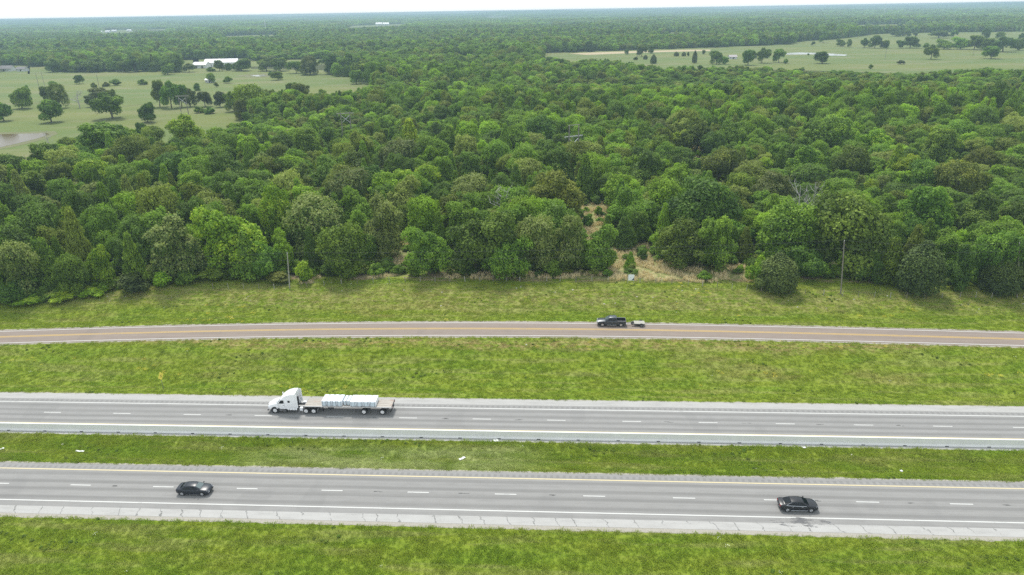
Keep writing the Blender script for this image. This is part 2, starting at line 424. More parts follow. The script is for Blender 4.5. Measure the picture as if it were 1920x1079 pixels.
def px_poly_world(poly, z=ZW): return [at(a, b, z) for a, b in poly]
def inpoly(x, y, P):
    x = np.asarray(x, float); y = np.asarray(y, float); r = np.zeros(x.shape, bool); n = len(P)
    for i in range(n):
        x1, y1 = P[i][0], P[i][1]; x2, y2 = P[(i + 1) % n][0], P[(i + 1) % n][1]
        if y1 == y2: continue
        r ^= ((y1 > y) != (y2 > y)) & (x < (x2 - x1) * (y - y1) / (y2 - y1) + x1)
    return r
# open land as it shows in the photo (photo pixels)
LEFT_FIELD = [(-500, 150), (-200, 143), (0, 137), (200, 134), (440, 132), (600, 138), (662, 146), (692, 153), (695, 167), (655, 168), (625, 178), (560, 172), (520, 166), (480, 172), (455, 205), (420, 226), (405, 240), (330, 262), (300, 262), (262, 243), (150, 243), (110, 262), (60, 283), (0, 294), (-300, 330)]
RIGHT_FIELD = [(1040, 99), (1120, 96), (1270, 91), (1400, 86), (1480, 83), (1500, 77), (1560, 74), (1640, 64), (1740, 61), (1920, 59), (2300, 57), (2300, 131), (1920, 128), (1850, 126), (1700, 131), (1590, 126), (1480, 123), (1330, 120), (1250, 122), (1215, 119), (1150, 110), (1060, 108), (1035, 105)]
SMALL_FIELDS = [[(362, 111), (470, 109), (470, 127), (362, 129)], [(0, 122), (56, 123), (56, 137), (0, 138)], [(340, 113), (372, 111), (374, 120), (340, 122)], [(452, 115), (540, 112), (625, 110), (625, 118), (452, 123)], [(52, 126), (92, 124), (92, 134), (52, 136)], [(652, 49), (765, 44.5), (765, 48.5), (640, 54)], [(1015, 99), (1060, 98), (1060, 104), (1020, 105)]]
CLEARINGS = [[(1092, 388), (1142, 380), (1140, 400), (1120, 440), (1102, 452), (1090, 420)], [(1283, 274), (1310, 274), (1316, 294), (1283, 298)], [(1140, 462), (1212, 450), (1230, 495), (1410, 505), (1430, 545), (1140, 535)], [(735, 440), (772, 438), (765, 520), (690, 530), (690, 500), (740, 490)]]
DRY = [[(1088, 385), (1145, 380), (1144, 400), (1122, 446), (1100, 458), (1088, 420)], [(1283, 274), (1310, 274), (1316, 296), (1283, 298)], [(1140, 470), (1212, 455), (1230, 492), (1400, 500), (1440, 530), (1290, 532), (1140, 526)], [(735, 445), (770, 440), (760, 515), (690, 526), (692, 505), (740, 490)], [(560, 520), (600, 515), (610, 530), (560, 534)], [(270, 450), (290, 450), (300, 500), (275, 500)], [(830, 512), (1140, 515), (1140, 524), (830, 524)]]
FRONT = np.array([(-900, 600), (-300, 585), (0, 566), (100, 562), (200, 548), (290, 533), (400, 526), (540, 523), (640, 518), (740, 512), (900, 514), (1050, 518), (1150, 510), (1200, 488), (1300, 498), (1400, 508), (1500, 520), (1600, 526), (1700, 534), (1900, 542), (2200, 555), (2900, 585)], float)
def front_y(px): return np.interp(px, FRONT[:, 0], FRONT[:, 1])

def make_ground():
    vs = np.concatenate([np.arange(30, 62, 2.0), np.arange(62, 165, .5), np.geomspace(165, 400, 60)[1:] - 0, np.geomspace(400, 14200, 120)[1:]])
    us = np.concatenate([-np.geomspace(1, 101, 70)[::-1] * 2.2 + 2.2, (np.geomspace(1, 101, 70) * 2.2 - 2.2)[1:]]) / 220.0
    half = np.maximum(300, vs * 1.02)
    U = us[None, :] * half[:, None]; V = np.repeat(vs[:, None], len(us), 1)
    Z = hgt(U, V)
    nr, nc = U.shape
    verts = np.stack([U.ravel(), V.ravel(), Z.ravel()], 1)
    idx = np.arange(nr * nc).reshape(nr, nc)
    faces = np.stack([idx[:-1, :-1].ravel(), idx[:-1, 1:].ravel(), idx[1:, 1:].ravel(), idx[1:, :-1].ravel()], 1)
    me = bpy.data.meshes.new('ground'); me.from_pydata(verts.tolist(), [], faces.tolist())
    o = bpy.data.objects.new('ground', me); COL.objects.link(o); o.matrix_world = ROADM
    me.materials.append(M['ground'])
    x = U * CT - V * ST; y = U * ST + V * CT
    # forest floor where the wood stands
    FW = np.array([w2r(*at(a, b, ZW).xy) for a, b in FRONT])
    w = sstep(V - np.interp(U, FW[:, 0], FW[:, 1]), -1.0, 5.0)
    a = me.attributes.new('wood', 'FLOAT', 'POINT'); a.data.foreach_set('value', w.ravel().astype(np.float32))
    dry = np.zeros(U.shape)
    for poly in DRY:
        W_ = [(q.x, q.y) for q in px_poly_world(poly)]; dry = np.maximum(dry, inpoly(x, y, W_).astype(float))
    a = me.attributes.new('dry', 'FLOAT', 'POINT'); a.data.foreach_set('value', dry.ravel().astype(np.float32))
    me.polygons.foreach_set('use_smooth', [True] * len(me.polygons))
    return tag(o, kind='structure')
make_ground()

def strip(name, va, vb, z, mat, u0=-260, u1=260, du=2.0):
    """A sheet between two curves v=va(u) and v=vb(u), in the road frame."""
    us = np.arange(u0, u1 + .1, du); b = MB(); fa = va if callable(va) else (lambda u: np.full_like(u, va)); fb = vb if callable(vb) else (lambda u: np.full_like(u, vb))
    A, B = fa(us), fb(us); zz = z(us) if callable(z) else np.full_like(us, z)
    vsx = []
    for i, u in enumerate(us): vsx += [(u, A[i], zz[i]), (u, B[i], zz[i])]
    b.add(vsx, [(2 * i, 2 * i + 2, 2 * i + 3, 2 * i + 1) for i in range(len(us) - 1)])
    o = b.build(name, mat); o.matrix_world = ROADM
    return tag(o, kind='structure')
strip('road', 71.9, 81.45, .030, M['asph_e'])
strip('road', 90.2, 99.75, .030, M['asph_w'])
def rag(c, amp, seed):
    return lambda u: c + amp * np.array([noise.noise(Vector((q * .45, seed, 0))) + .5 * noise.noise(Vector((q * 1.7, seed, 3))) for q in u])
strip('gravel_verge', rag(69.75, .30, 1.0), 70.62, .022, M['gravel'], du=.5)
strip('gravel_verge', 81.40, rag(81.75, .22, 5.0), .022, M['gravel'], du=.5)
strip('road_shoulder', 70.55, 72.05, .036, M['conc_s'])
strip('road_shoulder', 99.55, 101.33, .036, M['conc_n'])
strip('gravel_verge', 101.25, rag(101.6, .22, 9.0), .022, M['gravel'], du=.5)
strip('gravel_verge', rag(88.95, .2, 4.0), 90.3, .020, M['conc_n'], du=.5)
strip('frontage_road', lambda u: vf(u, FS) - .55, lambda u: vf(u, FN) + .55, ZF + .030, M['asph_f'], -170, 185)
strip('gravel_verge', lambda u: vf(u, FS) - .55 + rag(-.45, .3, 2.0)(u), lambda u: vf(u, FS) - .5, ZF + .018, M['gravel'], -170, 185, du=.6)
strip('gravel_verge', lambda u: vf(u, FN) + .5, lambda u: vf(u, FN) + .5 + rag(.45, .3, 7.0)(u), ZF + .018, M['gravel'], -170, 185, du=.6)
for v, m, w in ((73.2, 'white_paint', .15), (80.09, 'cream_paint', .15), (98.45, 'white_paint', .15), (92.03, 'cream_paint', .15)):
    strip('road_marking', v - w * .75, v + w * .6, .037, M[m])
for fc, m in ((FN, 'white_paint'), (FS, 'white_paint')):
    strip('road_marking', lambda u, c=fc: vf(u, c) - .10, lambda u, c=fc: vf(u, c) + .10, ZF + .038, M[m], -170, 185)
for d in (-.20, .20):
    strip('road_marking', lambda u, d=d: vf(u) + d - .09, lambda u, d=d: vf(u) + d + .09, ZF + .038, M['yellow_paint'], -170, 185)
def dashes(px0, py0, v):
    u0 = atr(px0, py0)[0]; b = MB()
    for k in range(-22, 26):
        c = u0 + k * 12.19; n = len(b.v)
        b.add([(c - 1.5, v - .085, .037), (c + 1.5, v - .085, .037), (c + 1.5, v + .085, .037), (c - 1.5, v + .085, .037)], [(0, 1, 2, 3)])
    o = b.build('lane_dashes', M['white_paint']); o.matrix_world = ROADM; tag(o, kind='structure')
dashes(948, 927, 76.6); dashes(1043, 788.5, 95.2)
M['scar'] = plain('tar_scar', (.07, .07, .068), .9)
def scars(px0, py0, v):                       # old marker scars half-way between the dashes
    u0 = atr(px0, py0)[0] + 6.1; b = MB(); rs = random.Random(int(v))
    for k in range(-12, 13):
        if rs.random() < .45: continue
        c = u0 + k * 12.19 + rs.uniform(-.6, .6)
        for j in range(3):
            l = rs.uniform(.15, .55); x = c + rs.uniform(-.6, .6); y = v + rs.uniform(-.12, .12); w = rs.uniform(.03, .07)
            b.add([(x - l, y - w, .036), (x + l, y - w * .4, .036), (x + l * .7, y + w, .036), (x - l * .8, y + w * .6, .036)], [(0, 1, 2, 3)])
    o = b.build('road_scars', M['scar']); o.matrix_world = ROADM; tag(o, kind='structure')
scars(948, 927, 76.6); scars(1043, 788.5, 95.2)
# damp stain on the shoulder beside the right-hand sedan: a thin film of water
def stain():
    t = NT('damp_film'); tc = t.new('ShaderNodeTexCoord').outputs['Object']
    f = t.noise(t.map(tc, (.5, 1.4, 1)), 1, 5, .65)
    t.b.inputs['Base Color'].default_value = (.13, .13, .135, 1); t.b.inputs['Roughness'].default_value = .45
    t.link(t.val('MULTIPLY', t.step(f, .46, .62), .75), t.b.inputs['Alpha'])
    u0, v0 = atr(1505, 980); b = MB(); n = 28
    b.add([(u0 + 3.6 * math.cos(2 * math.pi * k / n) * (1 + .2 * math.sin(3 * k)), v0 + .95 * math.sin(2 * math.pi * k / n) * (1 + .2 * math.sin(5 * k)), .042) for k in range(n)], [tuple(range(n))])
    o = b.build('damp_patch', t.m); o.matrix_world = ROADM; tag(o, kind='structure')
stain()

# pastures, as sheets on the level ground beyond the wood
def pasture_mat():
    t = NT('pasture_grass'); tc = t.new('ShaderNodeNewGeometry').outputs['Position']
    a = t.noise(t.map(tc, (.004, .012, 0)), 1, 4, .6); b = t.noise(t.map(tc, (.012, .035, 0), (5, 3, 0)), 1, 5, .65); c = t.noise(t.map(tc, (.15, .2, 0)), 1, 4, .7)
    col = t.mix(t.step(a, .38, .62), (.082, .124, .012), (.122, .142, .020))
    col = t.mix(t.val('MULTIPLY', t.step(b, .5, .66), .75), col, (.16, .155, .065))
    col = t.mix(t.val('MULTIPLY', t.step(b, .42, .30), .5), col, (.078, .125, .028))
    col = t.mix(t.val('MULTIPLY', t.step(c, .5, .75), .35), col, (.07, .095, .035))
    t.link(col, t.b.inputs['Base Color']); t.b.inputs['Roughness'].default_value = .95
    return t.m
M['pasture'] = pasture_mat()
M['tan_pasture'] = plain('tan_pasture', (.36, .29, .17), .95, var=.2, sc=.02)
M['bank'] = plain('pond_bank', (.12, .125, .045), .95, var=.3, sc=.2)
def water_mat(name, c):
    t = NT(name); tc = t.new('ShaderNodeNewGeometry').outputs['Position']
    t.b.inputs['Base Color'].default_value = (*c, 1); t.b.inputs['Roughness'].default_value = .12
    t.b.inputs['Specular IOR Level'].default_value = .06
    t.bump(t.noise(tc, .5, 3), .25, .1)
    return t.m
M['brown_water'] = water_mat('brown_water', (.10, .066, .020)); M['water'] = water_mat('pond_water', (.30, .30, .27))
def sheet(name, poly, z, mat, kind='structure', rag_=0.0):
    P = px_poly_world(poly, ZW); b = MB()
    if rag_:                                                    # finer, uneven outline
        Q = []
        for i in range(len(P)):
            a, c = P[i], P[(i + 1) % len(P)]
            for k in range(8):
                q = a.lerp(c, k / 8); Q.append(q + Vector((noise.noise(q * .02) * rag_, noise.noise(q * .02 + Vector((9, 9, 9))) * rag_, 0)))
        P = Q
    b.add([(p.x, p.y, z) for p in P], [tuple(range(len(P)))])
    o = b.build(name, mat)
    bm = bmesh.new(); bm.from_mesh(o.data); bmesh.ops.triangulate(bm, faces=bm.faces); bm.to_mesh(o.data); bm.free()
    return tag(o, kind=kind)
def draped(name, quad, mat, lift=.5, n=24, k=6):
    a, b_, c, d = quad; b = MB()
    for j in range(k + 1):
        for i in range(n + 1):
            s, t = i / n, j / k
            X = (a[0] * (1 - s) + b_[0] * s) * (1 - t) + (d[0] * (1 - s) + c[0] * s) * t; Y = (a[1] * (1 - s) + b_[1] * s) * (1 - t) + (d[1] * (1 - s) + c[1] * s) * t
            w = at(X, Y, ZW); b.v.append((w.x, w.y, gz(w.x, w.y) + lift))
    b.f = [(j * (n + 1) + i, j * (n + 1) + i + 1, (j + 1) * (n + 1) + i + 1, (j + 1) * (n + 1) + i) for j in range(k) for i in range(n)]
    return tag(b.build(name, mat), kind='structure')
FAR_FIELDS = [[(652, 49), (765, 44.8), (765, 48.5), (640, 53.5)], [(268, 56), (330, 54.5), (330, 56.5), (268, 58.5)], [(1605, 47), (1700, 45.5), (1700, 48), (1605, 50)], [(1220, 62), (1330, 59), (1330, 61.5), (1220, 64.5)], [(183, 57.5), (255, 55.5), (255, 63), (183, 65)], [(905, 31.5), (960, 30.5), (960, 33), (905, 34.5)], [(1000, 47), (1120, 45), (1120, 46.6), (1000, 48.8)], [(420, 68), (520, 65), (520, 67.5), (420, 71)]]
SMALL_FIELDS += FAR_FIELDS
NS = len(SMALL_FIELDS) - len(FAR_FIELDS)
for q in FAR_FIELDS: draped('pasture', q, M['pasture'])
def grow(poly, dy):      # carry the sheet on under the trees in front of it
    cy = sum(p[1] for p in poly) / len(poly)
    return [(x, y + (dy if y > cy else -1.5)) for x, y in poly]
sheet('pasture', [(-500, 148), (-200, 141), (0, 134), (200, 130), (440, 129), (600, 132), (720, 142), (735, 190), (640, 225), (520, 262), (430, 285), (330, 300), (200, 296), (60, 316), (0, 322), (-300, 350)], ZW + .06, M['pasture'])
sheet('pasture', grow(RIGHT_FIELD, 9), ZW + .06, M['pasture'])
for i, q in enumerate(SMALL_FIELDS[:NS]):
    zz = max(gz(*at(a, b, ZW).xy) for a, b in q)
    if i == 5: continue
    sheet('pasture', grow(q, 3), ZW + .08, M['pasture'])
sheet('pasture', [(1065, 101), (1130, 98), (1280, 94), (1330, 93.5), (1330, 96), (1200, 99.5), (1100, 103.5)], ZW + .10, M['tan_pasture'], rag_=4)
sheet('pond_bank', [(-60, 252), (0, 249), (60, 248), (104, 247), (110, 252), (85, 262), (40, 273), (0, 281), (-60, 287)], ZW + .10, M['bank'], rag_=3)
sheet('pond', [(-60, 256), (0, 253), (60, 251.5), (88, 250.5), (93, 253), (70, 261), (35, 269), (0, 277), (-60, 284)], ZW + .14, M['brown_water'], rag_=2)
sheet('pond_bank', [(440, 143), (470, 139.5), (500, 138.5), (520, 140), (505, 144.5), (470, 145.5)], ZW + .10, M['bank'], rag_=4)
sheet('pond', [(470, 142.3), (485, 141.3), (497, 141.2), (500, 142.8), (485, 144)], ZW + .14, M['water'], rag_=2)
sheet('pond', [(1470, 100.5), (1500, 98.8), (1540, 99.8), (1590, 103.2), (1588, 105.5), (1560, 105), (1530, 102.5), (1475, 103)], ZW + .14, M['water'], rag_=3)

# ------------------------------------------------------------------ haze and sky
hb = MB(); hb.box((0, 7000, 25.6), (30400, 14460, 76))
def haze_mat():
    m = bpy.data.materials.new('haze'); m.use_nodes = True; n = m.node_tree.nodes; n.clear()
    o = n.new('ShaderNodeOutputMaterial'); p = n.new('ShaderNodeVolumePrincipled')
    p.inputs['Color'].default_value = (.42, .57, .70, 1); p.inputs['Density'].default_value = 1.95e-4
    p.inputs['Anisotropy'].default_value = .1
    m.node_tree.links.new(p.outputs[0], o.inputs['Volume']); return m
HAZE = hb.build('haze', haze_mat()); tag(HAZE, kind='stuff')

SUN_EL, SUN_AZ = 60.0, -18.0        # azimuth from +Y (away from the camera), negative = to the left
w = bpy.data.worlds.new('World'); S.world = w; w.use_nodes = True
wn = w.node_tree.nodes; bg = wn['Background']
sky = wn.new('ShaderNodeTexSky'); sky.sky_type = 'NISHITA'; sky.sun_disc = False
sky.sun_elevation = R(SUN_EL); sky.sun_rotation = R(SUN_AZ); sky.air_density = 1.2; sky.dust_density = 1.0; sky.altitude = 200
tcw = wn.new('ShaderNodeTexCoord'); mp = wn.new('ShaderNodeMapping'); mp.inputs['Scale'].default_value = (1, 1, 4)
w.node_tree.links.new(tcw.outputs['Generated'], mp.inputs[0])
nz = wn.new('ShaderNodeTexNoise'); nz.inputs['Scale'].default_value = 2.2; nz.inputs['Detail'].default_value = 5
w.node_tree.links.new(mp.outputs[0], nz.inputs['Vector'])
rp = wn.new('ShaderNodeMapRange'); rp.inputs['From Min'].default_value = .30; rp.inputs['From Max'].default_value = .62; rp.inputs['To Min'].default_value = .72; rp.inputs['To Max'].default_value = .98
w.node_tree.links.new(nz.outputs['Fac'], rp.inputs['Value'])
mxw = wn.new('ShaderNodeMix'); mxw.data_type = 'RGBA'
w.node_tree.links.new(rp.outputs[0], mxw.inputs[0]); w.node_tree.links.new(sky.outputs[0], mxw.inputs[6])
mxw.inputs[7].default_value = (8.4, 9.1, 9.6, 1)           # thin bright overcast
w.node_tree.links.new(mxw.outputs[2], bg.inputs['Color']); bg.inputs['Strength'].default_value = .098
sl = bpy.data.lights.new('sun', 'SUN'); sl.energy = 3.1; sl.angle = R(12); sl.color = (1, .965, .90)
so = bpy.data.objects.new('sun', sl); COL.objects.link(so)
sd = Vector((math.sin(R(SUN_AZ)) * math.cos(R(SUN_EL)), math.cos(R(SUN_AZ)) * math.cos(R(SUN_EL)), math.sin(R(SUN_EL))))
so.rotation_euler = sd.to_track_quat('Z', 'Y').to_euler(); so.location = (0, 0, 200)
S.view_settings.view_transform = 'Standard'; S.view_settings.look = 'None'; S.view_settings.exposure = 0.42; S.view_settings.gamma = 1
S.cycles.use_denoising = False; S.cycles.denoising_prefilter = 'ACCURATE'; S.cycles.sample_clamp_indirect = 6.0
S.cycles.max_bounces = 6; S.cycles.diffuse_bounces = 3; S.cycles.glossy_bounces = 3; S.cycles.transmission_bounces = 3; S.cycles.volume_bounces = 1; S.cycles.transparent_max_bounces = 8
# ------------------------------------------------------------------ vehicles (built facing +x)
def wheel(parent, x, y, r, wid, rim_m, side, dual=False):
    """One wheel: tyre and rim; side = -1 / +1 for the outer face."""
    b = MB()
    n = 28; prof = [(r * .62, -wid / 2), (r * .93, -wid / 2), (r, -wid * .36), (r, wid * .36), (r * .93, wid / 2), (r * .62, wid / 2)]
    secs = [[(x + q * math.cos(2 * math.pi * k / n), y + e, r + q * math.sin(2 * math.pi * k / n)) for k in range(n)] for q, e in prof]
    b.loft(secs, cap=True)
    t = b.build('wheel', M['rubber'], parent, smooth=True)
    c = MB(); yo = y + side * (wid / 2)
    c.disc((x, yo, r), r * .63, h=.03); c.disc((x, yo + side * .02, r), r * .20, h=.05)
    for k in range(5 if not dual else 8):
        a = 2 * math.pi * k / (5 if not dual else 8) + .3
        c.tube([(x + r * .2 * math.cos(a), yo + side * .025, r + r * .2 * math.sin(a)), (x + r * .57 * math.cos(a), yo + side * .02, r + r * .57 * math.sin(a))], r * .07, 4)
    c.build('rim', rim_m, t)
    return t

def half(pts):                                    # mirror a half section (y>=0, bottom to top) to a closed loop
    return [(x, y, z) for x, y, z in pts] + [(x, -y, z) for x, y, z in reversed(pts) if abs(y) > 1e-6]

def sedan(label, loc, rz, paint, L=5.1, W=1.92, H=1.47, chrome=True, screen='glass', round_=0.0):
    root = empty('sedan', loc, rz); tag(root, label, 'car')
    k = L / 5.2; w = W / 2; hz = H / 1.47
    st = [(-2.60, .66, .46, .78), (-2.54, .86, .34, .98), (-2.30, .945, .25, 1.06), (-1.7, .985, .22, 1.05), (-.8, 1.0, .21, 1.0), (.3, 1.0, .21, .98),
          (1.1, 1.0, .21, .99), (1.35, .995, .22, .985), (1.9, .975, .22, .93), (2.3, .92, .24, .84), (2.52, .80, .30, .74), (2.60, .58, .40, .62)]
    secs = []
    for x, f, zb, zd in st:
        ww = f * w; zd *= hz; m = (zb + zd) / 2
        secs.append(half([(x * k, 0, zb), (x * k, ww * .82, zb), (x * k, ww * .96, zb + .10), (x * k, ww, m - .03), (x * k, ww * .99, zd - .13), (x * k, ww * .93, zd - .045), (x * k, ww * .78, zd), (x * k, 0, zd + .035)]))
    MB().loft(secs).build('body', paint, root, smooth=True)
    g = [(-2.05, .80, 1.05, .70, 1.07), (-1.55, .86, 1.02, .66, 1.27 + .02 * round_), (-1.05, .88, 1.0, .64, 1.41), (-.45, .90, .98, .64, 1.47), (.15, .90, .97, .63, 1.455), (.48, .90, .97, .62, 1.40), (1.32, .86, .97, .74, .99)]
    gs = []
    for x, wb, zb, wr, zr in g:
        s = w / .975; zb = zb * hz - .02; zr *= hz
        gs.append(half([(x * k, 0, zb - .06), (x * k, wb * s, zb), (x * k, (wb * .35 + wr * .65) * s, zb * .4 + zr * .6), (x * k, wr * s, zr - .05), (x * k, wr * s * .86, zr - .008), (x * k, 0, zr + .012)]))
    MB().loft(gs).build('roof', paint, root, smooth=True)
    s = w / .975
    def surf(x, t):                                # a point on the cabin side, t from belt to roof
        for a, b in zip(g, g[1:]):
            if a[0] <= x <= b[0]:
                q = (x - a[0]) / (b[0] - a[0]); v = [a[i] + (b[i] - a[i]) * q for i in range(5)]; break
        zb, zr = v[2] * hz - .02, v[4] * hz
        if t < .6: e = t / .6; return (x * k, (v[1] + (v[1] * .35 + v[3] * .65 - v[1]) * e) * s + .034, zb + (zb * .4 + zr * .6 - zb) * e)
        e = (t - .6) / .4; return (x * k, (v[1] * .35 + v[3] * .65) * s * (1 - e) + v[3] * s * e + .034, (zb * .4 + zr * .6) * (1 - e) + (zr - .05) * e)
    for sd_ in (1, -1):
        for xs in ([(-1.62, .10), (-1.30, .80), (-1.05, .93), (-.40, .93), (-.34, .10)], [(-.26, .10), (-.30, .93), (.18, .93), (.55, .82), (1.02, .10)]):
            P = [surf(x, t) for x, t in xs]; P = [(a, b * sd_, c) for a, b, c in P]
            MB().add(P, [tuple(range(5))]).build('side_window', M['glass'], root)
        if chrome:
            c = MB(); c.tube([tuple(v * (1, sd_, 1)[i] for i, v in enumerate(surf(x, t))) for x, t in [(-1.80, .03), (-.9, .03), (.2, .03), (1.10, .03)]], .024, 5)
            c.tube([tuple(v * (1, sd_, 1)[i] for i, v in enumerate(surf(x, t))) for x, t in [(-1.80, .03), (-1.40, .84), (-1.05, 1.0)]], .012, 5)
            c.build('window_trim', M['chrome'], root)
        for x in (-.95, .30):
            MB().box((x * k, sd_ * (w + .012), .86 * hz), (.20, .03, .035)).build('door_handle', M['chrome'] if chrome else paint, root, bevel=.008)
        MB().box((.98 * k, sd_ * (w + .08), 1.02 * hz), (.13, .20, .14)).build('side_mirror', paint, root, bevel=.03, smooth=True)
        MB().tube([(-1.15 * k, sd_ * (w * .985), .28), (1.15 * k, sd_ * (w * .985), .28)], .018, 5).build('sill_trim', M['chrome'] if chrome else M['grey_metal'], root)
        h = MB(); h.add([(2.20 * k, sd_ * .955 * .915 * w, .74 * hz), (2.50 * k, sd_ * .80 * w, .60 * hz), (2.575 * k, sd_ * .55 * w, .62 * hz), (2.47 * k, sd_ * .54 * w, .76 * hz), (2.24 * k, sd_ * .82 * w, .835 * hz)], [(0, 1, 2, 3, 4)])
        hv = [(a + .02, b * 1.03, c + .025) for a, b, c in h.v]; MB().add(h.v + hv, [(0, 1, 2, 3, 4), (9, 8, 7, 6, 5)] + [(i, (i + 1) % 5, 5 + (i + 1) % 5, 5 + i) for i in range(5)]).build('headlight', M['lamp'], root)
        MB().box((-2.545 * k, sd_ * .62 * w, .83 * hz), (.10, .42 * w * 1.0, .15)).build('taillight', M['red'], root, bevel=.02)
        for x in (-1.62, 1.52):
            MB().disc((x * k, sd_ * (w - .06), .37), .405, h=.13, n=26).build('wheel_arch', M['black'], root)
            wheel(root, x * k, sd_ * (w - .11), .345, .235, M['alloy'], sd_)
    # glass of front and rear: follow the sloping ends of the cabin
    def end(xs, nm, m, lift):
        P = []
        for x, fr in xs:
            for a, b in zip(g, g[1:]):
                if a[0] <= x <= b[0]:
                    q = (x - a[0]) / (b[0] - a[0]); v = [a[i] + (b[i] - a[i]) * q for i in range(5)]; break
            P.append([(x * k, y * v[3] * s * fr, v[4] * hz + lift) for y in (-.90, -.5, 0, .5, .90)])
        MB().loft(P, closed=False, cap=False).build(nm, m, root, smooth=True)
    end([(.53, .97), (.8, .98), (1.24, 1.0)], 'windscreen', M[screen], .022)
    end([(-1.10, .96), (-1.4, .97), (-1.95, .96)], 'rear_window', M['glass'], .024)
    MB().box((2.585 * k, 0, .56 * hz), (.05, .8 * w, .16)).build('grille', M['chrome'] if chrome else M['dark_metal'], root, bevel=.01)
    MB().box((-2.60 * k, 0, .52), (.05, 1.1 * w, .05)).build('bumper_trim', M['chrome'], root)
    return root

def pickup(label, loc, rz, paint):
    root = empty('pickup_truck', loc, rz); tag(root, label, 'pickup')
    w = .99
    st = [(2.92, .80, .52, .86), (2.86, .93, .42, 1.06), (2.5, .985, .36, 1.15), (1.5, 1.0, .36, 1.20), (1.2, 1.0, .36, 1.20), (-1.05, 1.0, .36, 1.20)]
    secs = [half([(x, 0, zb), (x, f * w * .86, zb), (x, f * w * .98, zb + .12), (x, f * w, (zb + zd) / 2), (x, f * w * .985, zd - .10), (x, f * w * .86, zd), (x, 0, zd + .03)]) for x, f, zb, zd in st]
    MB().loft(secs).build('body', paint, root, smooth=True)
    g = [(1.38, .80, 1.22), (.62, .70, 1.82), (.25, .70, 1.92), (-.7, .70, 1.92), (-1.0, .72, 1.84), (-1.05, .76, 1.40)]
    gs = [half([(x, 0, 1.12), (x, .93, 1.16), (x, wr + .5 * (.93 - wr) * .5, 1.16 + (zr - 1.16) * .6), (x, wr, zr - .05), (x, wr * .88, zr), (x, 0, zr + .015)]) for x, wr, zr in g]
    MB().loft(gs).build('roof', paint, root, smooth=True)
    for sd_ in (1, -1):
        for q in ([(.98, 1.26), (.55, 1.72), (-.12, 1.77), (-.14, 1.26)], [(-.20, 1.26), (-.20, 1.77), (-.90, 1.74), (-.94, 1.26)]):
            P = []
            for x, z in q:
                t = (z - 1.16) / (1.92 - 1.16); wr = .70
                y = (.93 + (wr + .25 * (.93 - wr) - .93) * t / .6) if t < .6 else (wr + .25 * (.93 - wr)) * (1 - (t - .6) / .4) + wr * (t - .6) / .4
                P.append((x, sd_ * (y + .022), z))
            MB().add(P, [(0, 1, 2, 3)]).build('side_window', M['glass'], root)
        for x in (.02, -.85): MB().box((x, sd_ * (w + .012), 1.08), (.18, .03, .04)).build('door_handle', M['chrome'], root)
        MB().box((1.02, sd_ * (w + .13), 1.30), (.14, .24, .22)).build('side_mirror', M['black'], root, bevel=.03)
        MB().box((.05, sd_ * (w + .03), .38), (2.0, .16, .06)).build('running_board', M['alu'], root, bevel=.015)
        # bed side with its rail
        MB().box((-1.99, sd_ * (w - .075), .83), (1.86, .15, .78)).build('bed_side', paint, root, bevel=.04)
        MB().box((-1.99, sd_ * (w - .075), 1.235), (1.84, .13, .03)).build('bed_rail', M['grey_metal'], root)
        MB().box((2.82, sd_ * .74, .92), (.18, .36, .22)).build('headlight', M['lamp'], root, bevel=.03)
        MB().box((-2.90, sd_ * (w - .10), .98), (.08, .17, .34)).build('taillight', M['red'], root, bevel=.02)
        for x in (1.90, -1.90):
            MB().disc((x, sd_ * (w - .06), .44), .50, h=.16, n=26).build('wheel_arch', M['black'], root)
            wheel(root, x, sd_ * (w - .12), .40, .27, M['alloy'], sd_)
    MB().box((-1.99, 0, .62), (1.84, 1.66, .08)).build('bed_floor', M['black'], root)
    MB().box((-2.88, 0, .86), (.09, 1.84, .72)).build('tailgate', paint, root, bevel=.03)
    MB().box((-2.98, 0, .52), (.14, 1.86, .16)).build('rear_bumper', M['chrome'], root, bevel=.03)
    MB().box((2.95, 0, .50), (.12, 1.82, .20)).build('front_bumper', M['chrome'], root, bevel=.04)
    MB().box((2.92, 0, .86), (.06, 1.02, .30)).build('grille', M['chrome'], root, bevel=.02)
    MB().add([(.66, -.60, 1.818), (.66, .60, 1.818), (1.30, .70, 1.315), (1.30, -.70, 1.315)], [(0, 1, 2, 3)]).build('windscreen', M['screen'], root)
    MB().add([(-1.062, -.62, 1.30), (-1.062, .62, 1.30), (-1.03, .58, 1.76), (-1.03, -.58, 1.76)], [(0, 1, 2, 3)]).build('rear_window', M['glass'], root)
    MB().tube([(1.45, -.86, 1.22), (1.42, -.87, 2.05)], .012, 5).build('antenna', M['black'], root)
    return root

